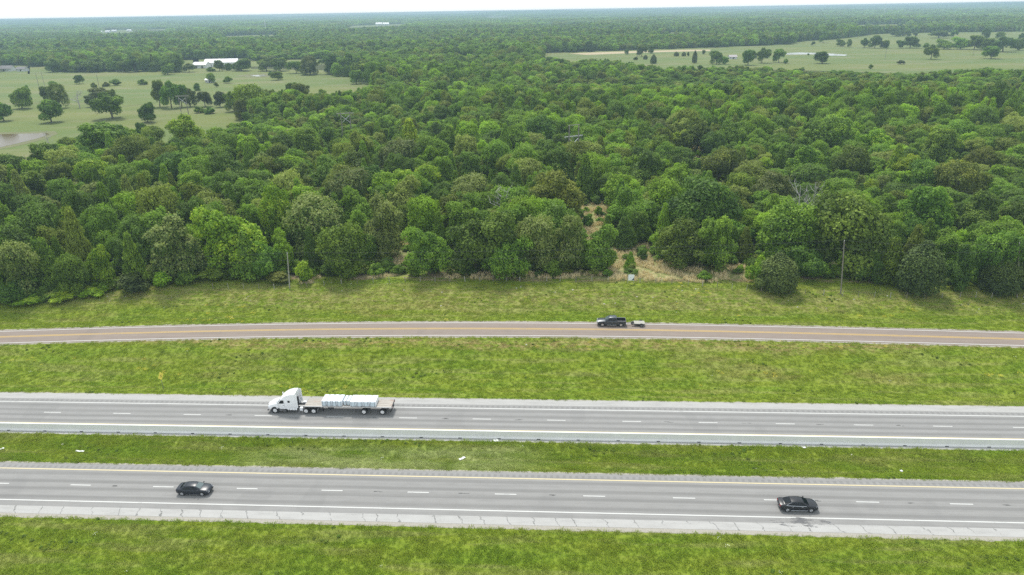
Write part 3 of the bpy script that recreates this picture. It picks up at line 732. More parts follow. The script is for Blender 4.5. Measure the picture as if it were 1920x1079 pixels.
def utility_trailer(label, loc, rz):
    root = empty('utility_trailer', loc, rz); tag(root, label, 'trailer')
    b = MB()
    for y in (-.78, .78): b.box((0, y, .56), (2.2, .07, .09))
    for x in (-1.08, -.4, .4, 1.08): b.box((x, 0, .56), (.07, 1.5, .07))
    b.build('frame', M['dark_metal'], root)
    MB().box((-.05, 0, .62), (2.16, 1.52, .035)).build('deck', M['pole_pale'], root)
    MB().tube([(1.05, -.7, .55), (2.35, 0, .52)], .04, 6).tube([(1.05, .7, .55), (2.35, 0, .52)], .04, 6).tube([(2.3, 0, .52), (2.75, 0, .54)], .05, 6).build('tongue', M['grey_metal'], root)
    for s in (1, -1):
        wheel(root, -.42, s * .92, .33, .20, M['grey_metal'], s)
        f = MB(); n = 10
        f.loft([[(-.42 + .42 * math.cos(a), s * .92 - .12, .38 + .36 * math.sin(a)), (-.42 + .42 * math.cos(a), s * .92 + .12, .38 + .36 * math.sin(a)), (-.42 + .39 * math.cos(a), s * .92 + .12, .38 + .33 * math.sin(a)), (-.42 + .39 * math.cos(a), s * .92 - .12, .38 + .33 * math.sin(a))] for a in [math.pi * i / n for i in range(n + 1)]])
        f.build('fender', M['black'], root)
        MB().box((-1.12, s * .72, .56), (.05, .12, .08)).build('taillight', M['red'], root)
    sp = wheel(root, 1.35, 0.0, .34, .2, M['grey_metal'], 1)
    sp.name = 'spare_wheel'; sp.location = (0, .35, .22)
    return root

def tractor(label, loc, rz):
    """Sleeper-cab truck; x = 0 at the front bumper, running back along -x."""
    root = empty('semi_truck', loc, rz); tag(root, label, 'truck')
    W2 = 1.22; wb = M['white_body']
    hd = [(0.0, .80, .62, 1.05), (-.10, .98, .55, 1.32), (-.45, 1.08, .55, 1.56), (-1.0, 1.14, .62, 1.74), (-1.75, 1.18, .75, 1.92)]
    MB().loft([half([(x, 0, zb), (x, w * .9, zb), (x, w, zb + .15), (x, w, (zb + zd) / 2 + .1), (x, w * .93, zd - .12), (x, w * .70, zd), (x, 0, zd + .06)]) for x, w, zb, zd in hd]).build('hood', wb, root, smooth=True)
    cb = [(-1.72, 1.16, .80, 1.94, .98), (-1.95, 1.20, .80, 2.20, .98), (-2.35, W2, .80, 2.78, 1.02), (-2.9, W2, .80, 3.25, 1.06), (-3.6, W2, .80, 3.68, 1.10), (-4.4, W2, .80, 3.93, 1.12), (-5.05, W2, .80, 3.98, 1.14), (-5.25, W2, .95, 3.96, 1.14)]
    cb = [(-1.72 + (x + 1.72) * .90, a, b, c if c < 2.3 else 2.2 + (c - 2.2) * .82, e) for x, a, b, c, e in cb]
    MB().loft([half([(x, 0, zb), (x, w * .98, zb), (x, w, zb + .10), (x, w, min(zr - .12, 2.55)), (x, wr, zr - .12), (x, wr * .86, zr - .01), (x, 0, zr + .02)]) for x, w, zb, zr, wr in cb]).build('cab', wb, root, smooth=True)
    MB().add([(-1.80, -.92, 2.035), (-1.80, .92, 2.035), (-2.27, .96, 2.70), (-2.27, -.96, 2.70)], [(0, 1, 2, 3)]).build('windscreen', M['glass'], root)
    # cab side fairings behind the sleeper
    for s in (1, -1):
        MB().box((-5.08, s * 1.14, 2.25), (.40, .06, 2.4)).build('side_fairing', wb, root, bevel=.02)
        MB().add([(-2.08, s * 1.226, 1.98), (-2.52, s * 1.226, 2.50), (-2.95, s * 1.226, 2.50), (-2.95, s * 1.226, 1.88), (-2.20, s * 1.226, 1.88)], [(0, 1, 2, 3, 4)]).build('door_window', M['glass'], root)
        MB().box((-3.82, s * 1.215, 2.25), (.42, .03, .40)).build('sleeper_window', M['glass'], root, bevel=.05)
        d = MB()
        d.tube([(x, s * 1.222, z) for x, z in ((-2.02, 1.9), (-2.02, .95), (-3.02, .95), (-3.02, 2.5))], .010, 4)
        d.build('door_seam', M['grey_metal'], root)
        MB().box((-2.85, s * 1.235, 1.55), (.18, .03, .05)).build('door_handle', M['dark_metal'], root)
        m = MB().box((-1.92, s * 1.42, 2.25), (.16, .16, .55)); m.tube([(-1.95, s * 1.15, 2.45), (-1.92, s * 1.42, 2.45)], .025, 5); m.build('side_mirror', wb, root, bevel=.02)
        MB().box((-.28, s * .97, 1.10), (.36, .10, .26)).build('headlight', M['lamp'], root, bevel=.03)
        # dark recess with bright steps, then the polished tank
        MB().box((-2.62, s * 1.06, .72), (1.50, .30, .62)).build('step_box', M['black'], root)
        for z in (.52, .86): MB().box((-2.62, s * 1.20, z), (1.05, .12, .07)).build('step', M['alu'], root)
        MB().tube([(-3.50, s * .98, .72), (-5.05, s * .98, .72)], .31, 18).build('fuel_tank', M['chrome'], root, smooth=True)
        for x in (-3.75, -4.25, -4.75): MB().tube([(x - .03, s * .98, .72), (x + .03, s * .98, .72)], .335, 18).build('tank_band', M['dark_metal'], root)
        MB().disc((-1.25, s * 1.02, .56), .64, h=.30, n=26).build('wheel_arch', M['black'], root)
        wheel(root, -1.25, s * 1.03, .51, .30, M['white_rim'], s)
        for x in (-6.55, -7.85): wheel(root, x, s * .96, .51, .56, M['white_rim'], s, True)
        MB().box((-8.52, s * .96, .62), (.03, .58, .62)).build('mud_flap', M['alu'], root)
        MB().box((-5.75, s * .92, .78), (.55, .45, .60)).build('battery_box', M['white_body'], root, bevel=.04)
        MB().box((-8.50, s * .45, .95), (.06, .34, .10)).build('taillight', M['red'], root)
    fr = MB()
    for y in (-.43, .43): fr.box((-4.4, y, .86), (8.3, .09, .26))
    for x in (-6.55, -7.85): fr.tube([(x, -.9, .51), (x, .9, .51)], .11, 8)
    fr.tube([(-1.25, -.9, .51), (-1.25, .9, .51)], .08, 8); fr.build('chassis', M['dark_metal'], root)
    MB().disc((-7.15, 0, 1.12), .52, axis='z', h=.14).build('fifth_wheel', M['dark_metal'], root)
    MB().box((-.02, 0, .56), (.22, 2.26, .34)).build('bumper', M['grey_metal'], root, bevel=.05)
    MB().box((.03, 0, 1.02), (.10, 1.05, .62)).build('grille', M['alu'], root, bevel=.03)
    MB().box((-5.15, .55, 2.1), (.30, .50, 1.7)).build('air_duct', M['dark_metal'], root, bevel=.05)
    MB().tube([(-5.2, -.3, 1.2), (-5.2, -.3, 3.1)], .08, 8).build('exhaust_stack', M['chrome'], root)
    return root

def flatbed(label, loc, rz):
    """Spread-axle flatbed; x = 0 at its front edge, running back along -x."""
    root = empty('flatbed_trailer', loc, rz); tag(root, label, 'trailer')
    L = 14.75
    MB().box((-L / 2, 0, 1.49), (L - .12, 2.46, .05)).build('deck', M['deck'], root)
    for s in (1, -1): MB().box((-L / 2, s * 1.27, 1.44), (L, .06, .17)).build('side_rail', M['alu'] if s > 0 else M['grey_metal'], root)
    MB().box((-.03, 0, 1.43), (.06, 2.48, .2)).build('front_rail', M['grey_metal'], root); MB().box((-L + .03, 0, 1.38), (.06, 2.48, .30)).build('rear_rail', M['dark_metal'], root)
    f = MB()
    for y in (-.5, .5):
        f.add([(-.2, y - .06, 1.30), (-3.0, y - .06, 1.05), (-12, y - .06, .95), (-L + .2, y - .06, 1.12), (-L + .2, y - .06, 1.45), (-.2, y - .06, 1.45), (-.2, y + .06, 1.30), (-3.0, y + .06, 1.05), (-12, y + .06, .95), (-L + .2, y + .06, 1.12), (-L + .2, y + .06, 1.45), (-.2, y + .06, 1.45)],
              [(0, 1, 2, 3, 4, 5), (11, 10, 9, 8, 7, 6)] + [(i, (i + 1) % 6, 6 + (i + 1) % 6, 6 + i) for i in range(6)])
    for i in range(22): f.box((-.5 - i * .64, 0, 1.40), (.08, 2.4, .09))
    for x in (-10.0, -13.1): f.tube([(x, -.95, .51), (x, .95, .51)], .10, 8)
    f.build('chassis', M['dark_metal'], root)
    for s in (1, -1):
        for x in (-10.0, -13.1): wheel(root, x, s * .96, .51, .56, M['white_rim'], s, True)
        MB().box((-3.0, s * .75, .82), (.14, .14, 1.0)).build('landing_leg', M['dark_metal'], root)
        MB().box((-L - .01, s * .95, 1.32), (.05, .42, .12)).build('taillight', M['red'], root)
        MB().box((-L + .25, s * .96, .70), (.03, .6, .5)).build('mud_flap', M['black'], root)
    g = MB().box((-L + .12, 0, .60), (.10, 2.2, .10))
    for y in (-.7, .7): g.box((-L + .12, y, .95), (.08, .08, .7))
    g.build('rear_guard', M['grey_metal'], root)
    MB().box((-4.4, .9, 1.08), (.9, .5, .45)).build('tool_box', M['dark_metal'], root, bevel=.03)
    return root

def on_road(px, py, z=.03):
    u, v = atr(px, py, z); return u, v
# near-side wheel contacts in the photo give each vehicle's place
u, v = on_road(361, 931); vv = v + .93
sedan('dark blue sedan with rounded roof and pale windscreen on the near carriageway', r2w(u, vv, .03), TH, M['car_blue'], 4.75, 1.80, 1.44, False, 'screen', 1)
u, v = on_road(1499, 961.5)
sedan('long black sedan with bright chrome window trim, ahead of the dark blue one', r2w(u, v + .96, .03), TH, M['car_black'], 5.05, 1.90, 1.45, True)
u, v = on_road(503, 774.5); v2 = on_road(590, 776.5)[1]
vt = v2 + 1.25
tractor('white sleeper cab semi truck pulling the loaded flatbed', r2w(u, vt, .03), TH + math.pi, )
ut = u + 6.35
flatbed('long flatbed trailer with worn wooden deck behind the white semi truck', r2w(ut, vt, .03), TH + math.pi)
def bundle(x, wd, h, y, dp, label):
    p = r2w(ut + x + wd / 2, vt + y, .03 + 1.518); o = empty('wrapped_bundle', p, TH)
    tag(o, label, 'bundle', 'white wrapped bundles on the flatbed')
    b = MB().box((0, 0, h / 2), (wd - .10, dp, h)); b.build('wrapping', M['wrap'], o, bevel=.035)
    for e in (-1, 1): MB().box((0, e * (dp / 2 + .006), h * .46), (wd - .18, .02, h * .78)).build('sky_tint_panel', M['wrap_skylit'], o)  # thin added panels paint the skylit blue onto the white wrapping's sides
    for q in (-.28, .30):
        s = MB(); s.box((q * wd, 0, h + .004), (.04, dp + .03, .012)); s.box((q * wd, -dp / 2 - .02, h / 2), (.05, .012, h)); s.box((q * wd, dp / 2 + .02, h / 2), (.05, .012, h)); s.build('strap', M['strap'], o)
    for q in (-1, 1):
        MB().box((q * wd * .3, 0, .035), (.10, dp * .96, .07)).build('timber_bearer', M['pole_wood'], o)
    return o
NW = ['first', 'second', 'third', 'fourth']
for i in range(4): bundle(2.95 + i * .87, .87, .92, -.05, 2.2, f'tall white wrapped bundle, {NW[i]} behind the cab in the front load')
for i in range(2): bundle(6.50 + i * .58, .58, .80, .12, 1.85, ['narrow low wrapped bundle in the middle gap, touching the front load', 'narrow low wrapped bundle in the middle gap, touching the rear load'][i])
for i in range(4): bundle(7.72 + i * 1.10, 1.10, .88, -.05, 2.2, f'wide white wrapped bundle, {NW[3 - i]} from the tail of the flatbed')
p0 = atr(1147, 613, ZF + .03)
cpu = p0[0]; tang = math.atan(np.polyval(np.polyder(FC), cpu))
pickup('dark slate crew cab pickup towing a small trailer on the two lane road', r2w(cpu, p0[1] + 1.0, ZF + .03), TH + tang + math.pi, M['truck_paint'])
ct = cpu + 5.65; tang2 = math.atan(np.polyval(np.polyder(FC), ct))
utility_trailer('small empty silver utility trailer with black wheels behind the pickup', r2w(ct, p0[1] + 1.0 + 5.65 * math.tan(tang2), ZF + .03), TH + tang2 + math.pi)

# ------------------------------------------------------------------ concrete barrier with drain slots
def barrier():
    root = empty('concrete_barrier', r2w(0, 90.05, .0), TH)
    tag(root, 'long pale concrete median barrier with small dark drain slots along its foot', 'barrier')
    prof = [(-.36, 0), (-.36, .09), (-.19, .34), (-.115, 1.22), (-.085, 1.25), (.085, 1.25), (.115, 1.22), (.19, .34), (.36, .09), (.36, 0)]
    us = np.arange(-250, 251, 3.1)
    MB().loft([[(u, a, b) for a, b in prof] for u in us]).build('wall', M['barrier'], root)
    u0 = atr(88, 806)[0]
    for k in range(-12, 34):
        u = u0 + k * 6.15
        if -115 < u < 100:
            MB().box((u, -.33, .075), (.52, .07, .12)).build('drain_slot', M['black'], root)
    return root
barrier()

# ------------------------------------------------------------------ poles, cables, signs
def cable(name, pts, sag, label, group, r=.016):
    P = []
    for a, b in zip(pts, pts[1:]):
        a, b = Vector(a), Vector(b)
        for k in range(17):
            t = k / 16; q = a.lerp(b, t); q.z -= sag * 4 * t * (1 - t); P.append(q)
    o = MB().tube(P, r, 5).build(name, M['cable']); tag(o, label, 'cable', group); return o
def wood_pole(px, py, pxt, pyt, label, h=None, arm=True, r=.15, m='pole_wood', z=ZW, group=None):
    b = at(px, py, z); b.z = gz(b.x, b.y)
    if h is None: h = 11
    # lean so that the head falls where the photo shows it, in the plane square to the view
    d = ray(pxt, pyt); t = b.y / d.y; head = Vector((0, 0, CAMZ)) + d * t
    h = head.z - b.z
    root = empty('utility_pole', b); tag(root, label, 'pole', group)
    MB().tube([(0, 0, -.3), (head.x - b.x, 0, h)], [r, r * .68], 10).build('shaft', M[m], root, smooth=True)
    if arm:
        i = MB()
        i.tube([(head.x - b.x, 0, h), (head.x - b.x, 0, h + .28)], [.05, .07], 8); i.build('insulator', M['white_wall'], root)
        MB().tube([(head.x - b.x - .12, -.05, h - 1.55), (head.x - b.x - .12, -.28, h - 1.5)], .06, 6).build('wire_bracket', M['grey_metal'], root)
    return Vector((head.x, b.y, head.z))
h1 = wood_pole(543, 540, 538.6, 476, 'pale leaning wooden utility pole at the wood edge on the left', m='pole_pale')
h2 = wood_pole(1577, 549, 1583, 453, 'tall brown wooden utility pole between the two big roadside cedars', m='pole_wood')
h3 = wood_pole(1908, 556, 1911.5, 457, 'dark utility pole with white insulator at the right edge of the wood', m='pole_wood')
for dz, nm in ((.2, 'upper thin cable strung between the roadside wooden poles'), (-1.6, 'lower thin cable strung between the roadside wooden poles')):
    o3 = Vector((0, 0, dz)); cable('overhead_cable', [h1 + (h1 - h2) * .9 + o3, h1 + o3, h2 + o3, h3 + o3, h3 + (h3 - h2) * .9 + o3], .75, nm, 'cables of the roadside line', .022)

def hframe(base, ang, label, hc, tie=0.0, bar=8.0, lean=0):
    b = Vector((base[0], base[1], gz(base[0], base[1]))); root = empty('transmission_pole', b, ang); tag(root, label, 'power pole', 'wooden H-frame power poles')
    for x in (-2.1, 2.1): MB().tube([(x, 0, -.3), (x, 0, hc + (tie or .5))], [.26, .20], 10).build('leg', M['pole_wood'], root, smooth=True)
    MB().box((0, .18, hc), (bar, .22, .36)).build('crossarm', M['alu'] if tie else M['pole_pale'], root)
    for s in (1, -1): MB().tube([(-2.1 * s, -.2 * s, hc - .9), (2.1 * s, -.2 * s, hc - 4.6)], .12, 6).build('brace', M['alu'], root)
    if tie: MB().box((0, .18, hc + tie), (4.8, .12, .16)).build('shield_wire_arm', M['pole_pale'], root)
    for x in (-bar * .45, 0, bar * .45): MB().tube([(x, .18, hc - .12), (x, .18, hc - 1.25)], .09, 6).build('insulator_string', M['grey_metal'], root)
    ca, sa = math.cos(ang), math.sin(ang)
    return [Vector((b.x + x * ca - .18 * sa, b.y + x * sa + .18 * ca, b.z + hc - 1.25)) for x in (-bar * .45, 0, bar * .45)]
bA = at(349, 225, ZW)
def base_for(px, py, h, hc):           # ground point under a crossarm seen at (px, py), hc above the ground
    p = at(px, py, ZW + hc); return p
bB = base_for(647, 213, 0, 15.0); bC = base_for(1076, 256, 0, 15.0)
dl = (bC - bA); la = math.atan2(dl.y, dl.x)
aa = la + math.pi / 2
fa = hframe(bA, R(4), 'wooden H-frame power pole standing in the left pasture grass', 14.2, bar=8)
fb = hframe(bB, R(16), 'wooden H-frame power pole rising from the left half of the wood', 15.0, bar=8)
fc = hframe(bC, R(26), 'wooden H-frame power pole with double bars in the middle of the wood', 15.0, tie=4.2, bar=8)
bD = bC + (bC - bB) * 1.55
bZ = bA + (bA - bB) * 1.5
for i, nm in enumerate(('nearest', 'middle', 'farthest')):
    pz = [bZ + Vector((0, 0, 13)), fa[i], fb[i], fc[i], Vector((bD.x, bD.y, 14)) + (fc[i] - Vector((bC.x, bC.y, fc[i].z)))]
    cable('transmission_cable', pz, 2.6, f'{nm} of the three long cables on the H-frame poles', 'cables of the H-frame line', .022)

def far_pole(px, py, h, label, arm=False):
    b = at(px, py, ZW); root = empty('utility_pole', b); tag(root, label, 'pole')
    MB().tube([(0, 0, -.2), (0, 0, h)], [.2, .14], 8).build('shaft', M['pole_wood'], root)
    if arm: MB().box((0, .1, h - .8), (2.4, .12, .16)).build('crossarm', M['pole_wood'], root)
far_pole(76, 174, 16, 'bare wooden pole in the far left pasture, left one of two'); far_pole(86, 170, 16, 'bare wooden pole in the far left pasture, right one of two')
far_pole(187, 168, 13, 'single wooden pole in the pasture behind the grey bare tree')
far_pole(1659, 112, 12, 'wooden pole in the right pasture, left of the lone trees', True); far_pole(1824, 106, 12, 'wooden pole in the right pasture near its right end', True)
def mast(px, py, z, h, label):
    b = at(px, py, z); b.z = gz(b.x, b.y); root = empty('radio_mast', b); tag(root, label, 'mast')
    m = MB()
    for k in range(3):
        a = 2 * math.pi * k / 3; m.tube([(1.6 * math.cos(a), 1.6 * math.sin(a), 0), (.5 * math.cos(a), .5 * math.sin(a), h)], .35, 5)
    m.build('lattice', M['sign_w'], root)
    MB().tube([(0, 0, h), (0, 0, h + 8)], .25, 5).build('antenna', M['grey_metal'], root)
mast(1657, 32, 0, 62, 'thin pale radio mast on the far horizon at right')
mast(499, 62, 0, 45, 'thin pale radio mast above the far wood at left')
mast(923, 50, 0, 45, 'thin pale radio mast above the far wood near the centre')

def warning_sign():
    b = Vector(r2w(*atr(306, 727), 0)); b.z = gz(b.x, b.y); root = empty('warning_sign', b, TH)
    tag(root, 'yellow diamond warning sign with black arrows on a post beside the far carriageway', 'sign')
    MB().box((0, 0, 1.25), (.06, .06, 3.1)).build('post', M['grey_metal'], root)
    zc = 2.7; d = .84
    pl = MB(); pl.add([(.05, 0, zc - d), (.05, d, zc), (.05, 0, zc + d), (.05, -d, zc), (.075, 0, zc - d), (.075, d, zc), (.075, 0, zc + d), (.075, -d, zc)], [(3, 2, 1, 0), (4, 5, 6, 7)] + [(i, (i + 1) % 4, 4 + (i + 1) % 4, 4 + i) for i in range(4)])
    p = pl.build('plate', M['sign_y'], root)
    for y, s in ((-.13, 1), (.13, -1)):
        a = MB(); x = .079
        a.add([(x, y - .028, zc - .22 * s), (x, y + .028, zc - .22 * s), (x, y + .028, zc + .16 * s), (x, y - .028, zc + .16 * s)], [(0, 1, 2, 3)])
        a.add([(x, y - .095, zc + .14 * s), (x, y + .095, zc + .14 * s), (x, y, zc + .40 * s)], [(0, 1, 2)])
        a.build('arrow', M['black'], p)
warning_sign()
def board():
    b = at(1183, 532, ZW); b.z = gz(b.x, b.y); root = empty('notice_board', b, R(-4)); tag(root, 'white board on posts with a dark mark in its corner, in dry grass', 'sign')
    for x in (-.78, .66): MB().box((x, 0, 1.0), (.08, .08, 2.4)).build('post', M['pole_pale'], root)
    p = MB().box((0, -.07, 1.55), (1.36, .05, 1.45)).build('panel', M['sign_w'], root)
    m = MB(); m.add([(.10, -.098, .93), (.66, -.098, .93), (.66, -.098, 1.62), (.52, -.098, 1.50), (.42, -.098, 1.22), (.30, -.098, 1.10), (.18, -.098, 1.20)], [(0, 1, 2, 3, 4, 5, 6)]); m.build('dark_mark', M['black'], p)
board()
def fence():
    px = [(400, 541), (543, 541), (640, 533), (760, 529), (900, 529), (1050, 529), (1170, 529), (1290, 535), (1400, 543), (1510, 549), (1580, 552), (1700, 556), (1800, 556), (1920, 556), (2100, 562)]
    P = [at(a, b, ZW) for a, b in px]; root = empty('wire_fence', P[0]); tag(root, 'low wire fence on thin posts along the edge of the wood', 'fence')
    pts = []; s = 0
    for a, b in zip(P, P[1:]):
        L = (b - a).length; n = max(1, round(L / 3.4))
        pts += [a.lerp(b, k / n) for k in range(n)]
    for i, q in enumerate(pts):
        z = gz(q.x, q.y); q.z = z; h = 1.25 + .25 * random.random(); j = random.uniform(-.08, .08)
        l = Vector((q.x, q.y, z)) - P[0]
        MB().tube([l + Vector((0, 0, -.1)), l + Vector((j, 0, h))], .06 if i % 4 else .09, 6).build('fence_post', M['pole_pale'] if i % 3 else M['pole_wood'], root)
    w = MB()
    for zz in (.45, .85, 1.15): w.tube([q - P[0] + Vector((0, 0, zz)) for q in pts], .008, 4)
    w.build('wire', M['cable'], root)
fence()
def litter(px, py, l, wd, ang, label, t=.02):
    p = at(px, py, 0); u, v = w2r(p.x, p.y); z = float(hgt(u, v)) + .14
    b = MB(); n = 5
    V = [(l * (i / n - .5), wd * (j - .5), .05 * math.sin(i * 1.9 + j)) for i in range(n + 1) for j in (0, 1)]
    V += [(x, y, q - .03) for x, y, q in V]; k = 2 * (n + 1)
    fs = [(2 * i, 2 * i + 2, 2 * i + 3, 2 * i + 1) for i in range(n)] + [(k + 2 * i + 1, k + 2 * i + 3, k + 2 * i + 2, k + 2 * i) for i in range(n)]
    fs += [(2 * i, k + 2 * i, k + 2 * i + 2, 2 * i + 2) for i in range(n)] + [(2 * i + 1, 2 * i + 3, k + 2 * i + 3, k + 2 * i + 1) for i in range(n)] + [(0, 1, k + 1, k), (2 * n, k + 2 * n, k + 2 * n + 1, 2 * n + 1)]
    o = b.add(V, fs).build('litter_sheet', M['litter']); o.location = r2w(u, v, z); o.rotation_euler = (0, 0, TH + R(ang)); tag(o, label, 'litter', 'litter in the median grass')
litter(866.5, 857, 1.05, .42, 42, 'white sheet lying tilted in the median grass below the barrier')
litter(149, 843.5, 1.35, .30, -3, 'thin white strip of litter in the median grass at the left')
litter(2, 839, .7, .4, 30, 'white scrap in the median grass at the left picture edge')
litter(930, 827.5, .85, .5, 5, 'pale scrap of litter against the foot of the barrier')
litter(1690.5, 882, .38, .34, 0, 'small white scrap in the median grass at the right', )
litter(1508, 840.5, .5, .3, 10, 'pale scrap beside the barrier foot at the right')

# ------------------------------------------------------------------ buildings
def barn(name, label, cat, px, py, l, d, eave, ridge, rz, wall, roof, doors=2, group=None):
    b = at(px, py, ZW); b.z = gz(b.x, b.y) + .05; root = empty(name, b, R(rz)); tag(root, label, cat, group)
    x, y = l / 2, d / 2
    g = MB(); g.box((0, 0, eave / 2), (l, d, eave))
    for s in (1, -1): g.add([(s * x, -y, eave), (s * x, y, eave), (s * x, 0, ridge)], [(0, 1, 2)])
    g.build('wall', M[wall], root)
    r = MB(); o = .5
    for s in (1, -1):
        k = (ridge - eave) / y
        r.add([(-x - o, s * (y + o), eave - k * o + .06), (x + o, s * (y + o), eave - k * o + .06), (x + o, 0, ridge + .06), (-x - o, 0, ridge + .06), (-x - o, s * (y + o), eave - k * o + .2), (x + o, s * (y + o), eave - k * o + .2), (x + o, 0, ridge + .2), (-x - o, 0, ridge + .2)],
              [(0, 1, 2, 3), (7, 6, 5, 4), (0, 4, 5, 1), (1, 5, 6, 2), (3, 2, 6, 7), (0, 3, 7, 4)])
    r.build('roof', M[roof], root)
    for i in range(doors):
        MB().box((-x + l * (i + .6) / (doors + .2), -y - .03, min(1.5, eave * .4)), (min(3.2, l * .12), .08, min(3.0, eave * .8))).build('door', M['dark_metal'], root)
    for i in range(doors + 1):
        MB().box((-x + l * (i + .25) / (doors + 1), -y - .03, eave * .62), (1.2, .08, .9)).build('window', M['glass'], root)
    return root
barn('barn', 'long white roofed barn behind dark trees in the left pasture, largest of its group', 'barn', 418, 125, 40, 16, 5.2, 9, 2, 'white_wall', 'white_roof', 3, 'white roofed barns')
barn('barn', 'lower white roofed barn, left end of the group behind the pasture trees', 'barn', 379, 128, 17, 13, 4, 7, -6, 'white_wall', 'white_roof', 2, 'white roofed barns')
barn('farmhouse', 'grey roofed farmhouse at the left picture edge beyond the pasture', 'house', 12, 134, 17, 11, 3.2, 6.5, 8, 'white_wall', 'grey_roof', 1)
barn('farmhouse', 'low grey roofed house just right of the larger farmhouse', 'house', 43, 134, 11, 8, 2.8, 5.2, -4, 'white_wall', 'grey_roof', 1)
barn('shed', 'small pale roofed shed among trees in the right pasture', 'shed', 1373, 111, 9, 7, 2.6, 4.6, 3, 'white_wall', 'pink_roof', 1)
barn('shed', 'small white shed in the left pasture behind a lone round tree', 'shed', 395, 155, 8, 5, 2.4, 3.6, 0, 'white_wall', 'white_roof', 1)
barn('shed', 'tiny white shed in the tree row of the left pasture', 'shed', 223, 134, 6, 4, 2.6, 3.6, 0, 'white_wall', 'white_roof', 1)
FARB = [(188, 63, 'leftmost'), (203, 62.5, 'second'), (215, 61, 'third'), (243, 60, 'rightmost')]
for px, py, q in FARB: barn('farmhouse', f'tiny white building far off above the left wood, {q} of four', 'house', px, py, 18, 12, 5, 9, random.uniform(-10, 10), 'white_wall', 'white_roof', 1, 'far white buildings')
for px, q in ((711, 'left'), (724, 'right')): barn('barn', f'tiny white barn on the far pale field near the horizon, {q} of two', 'barn', px, 48.5, 30, 18, 8, 14, 0, 'white_wall', 'white_roof', 1, 'far barns on the pale field')
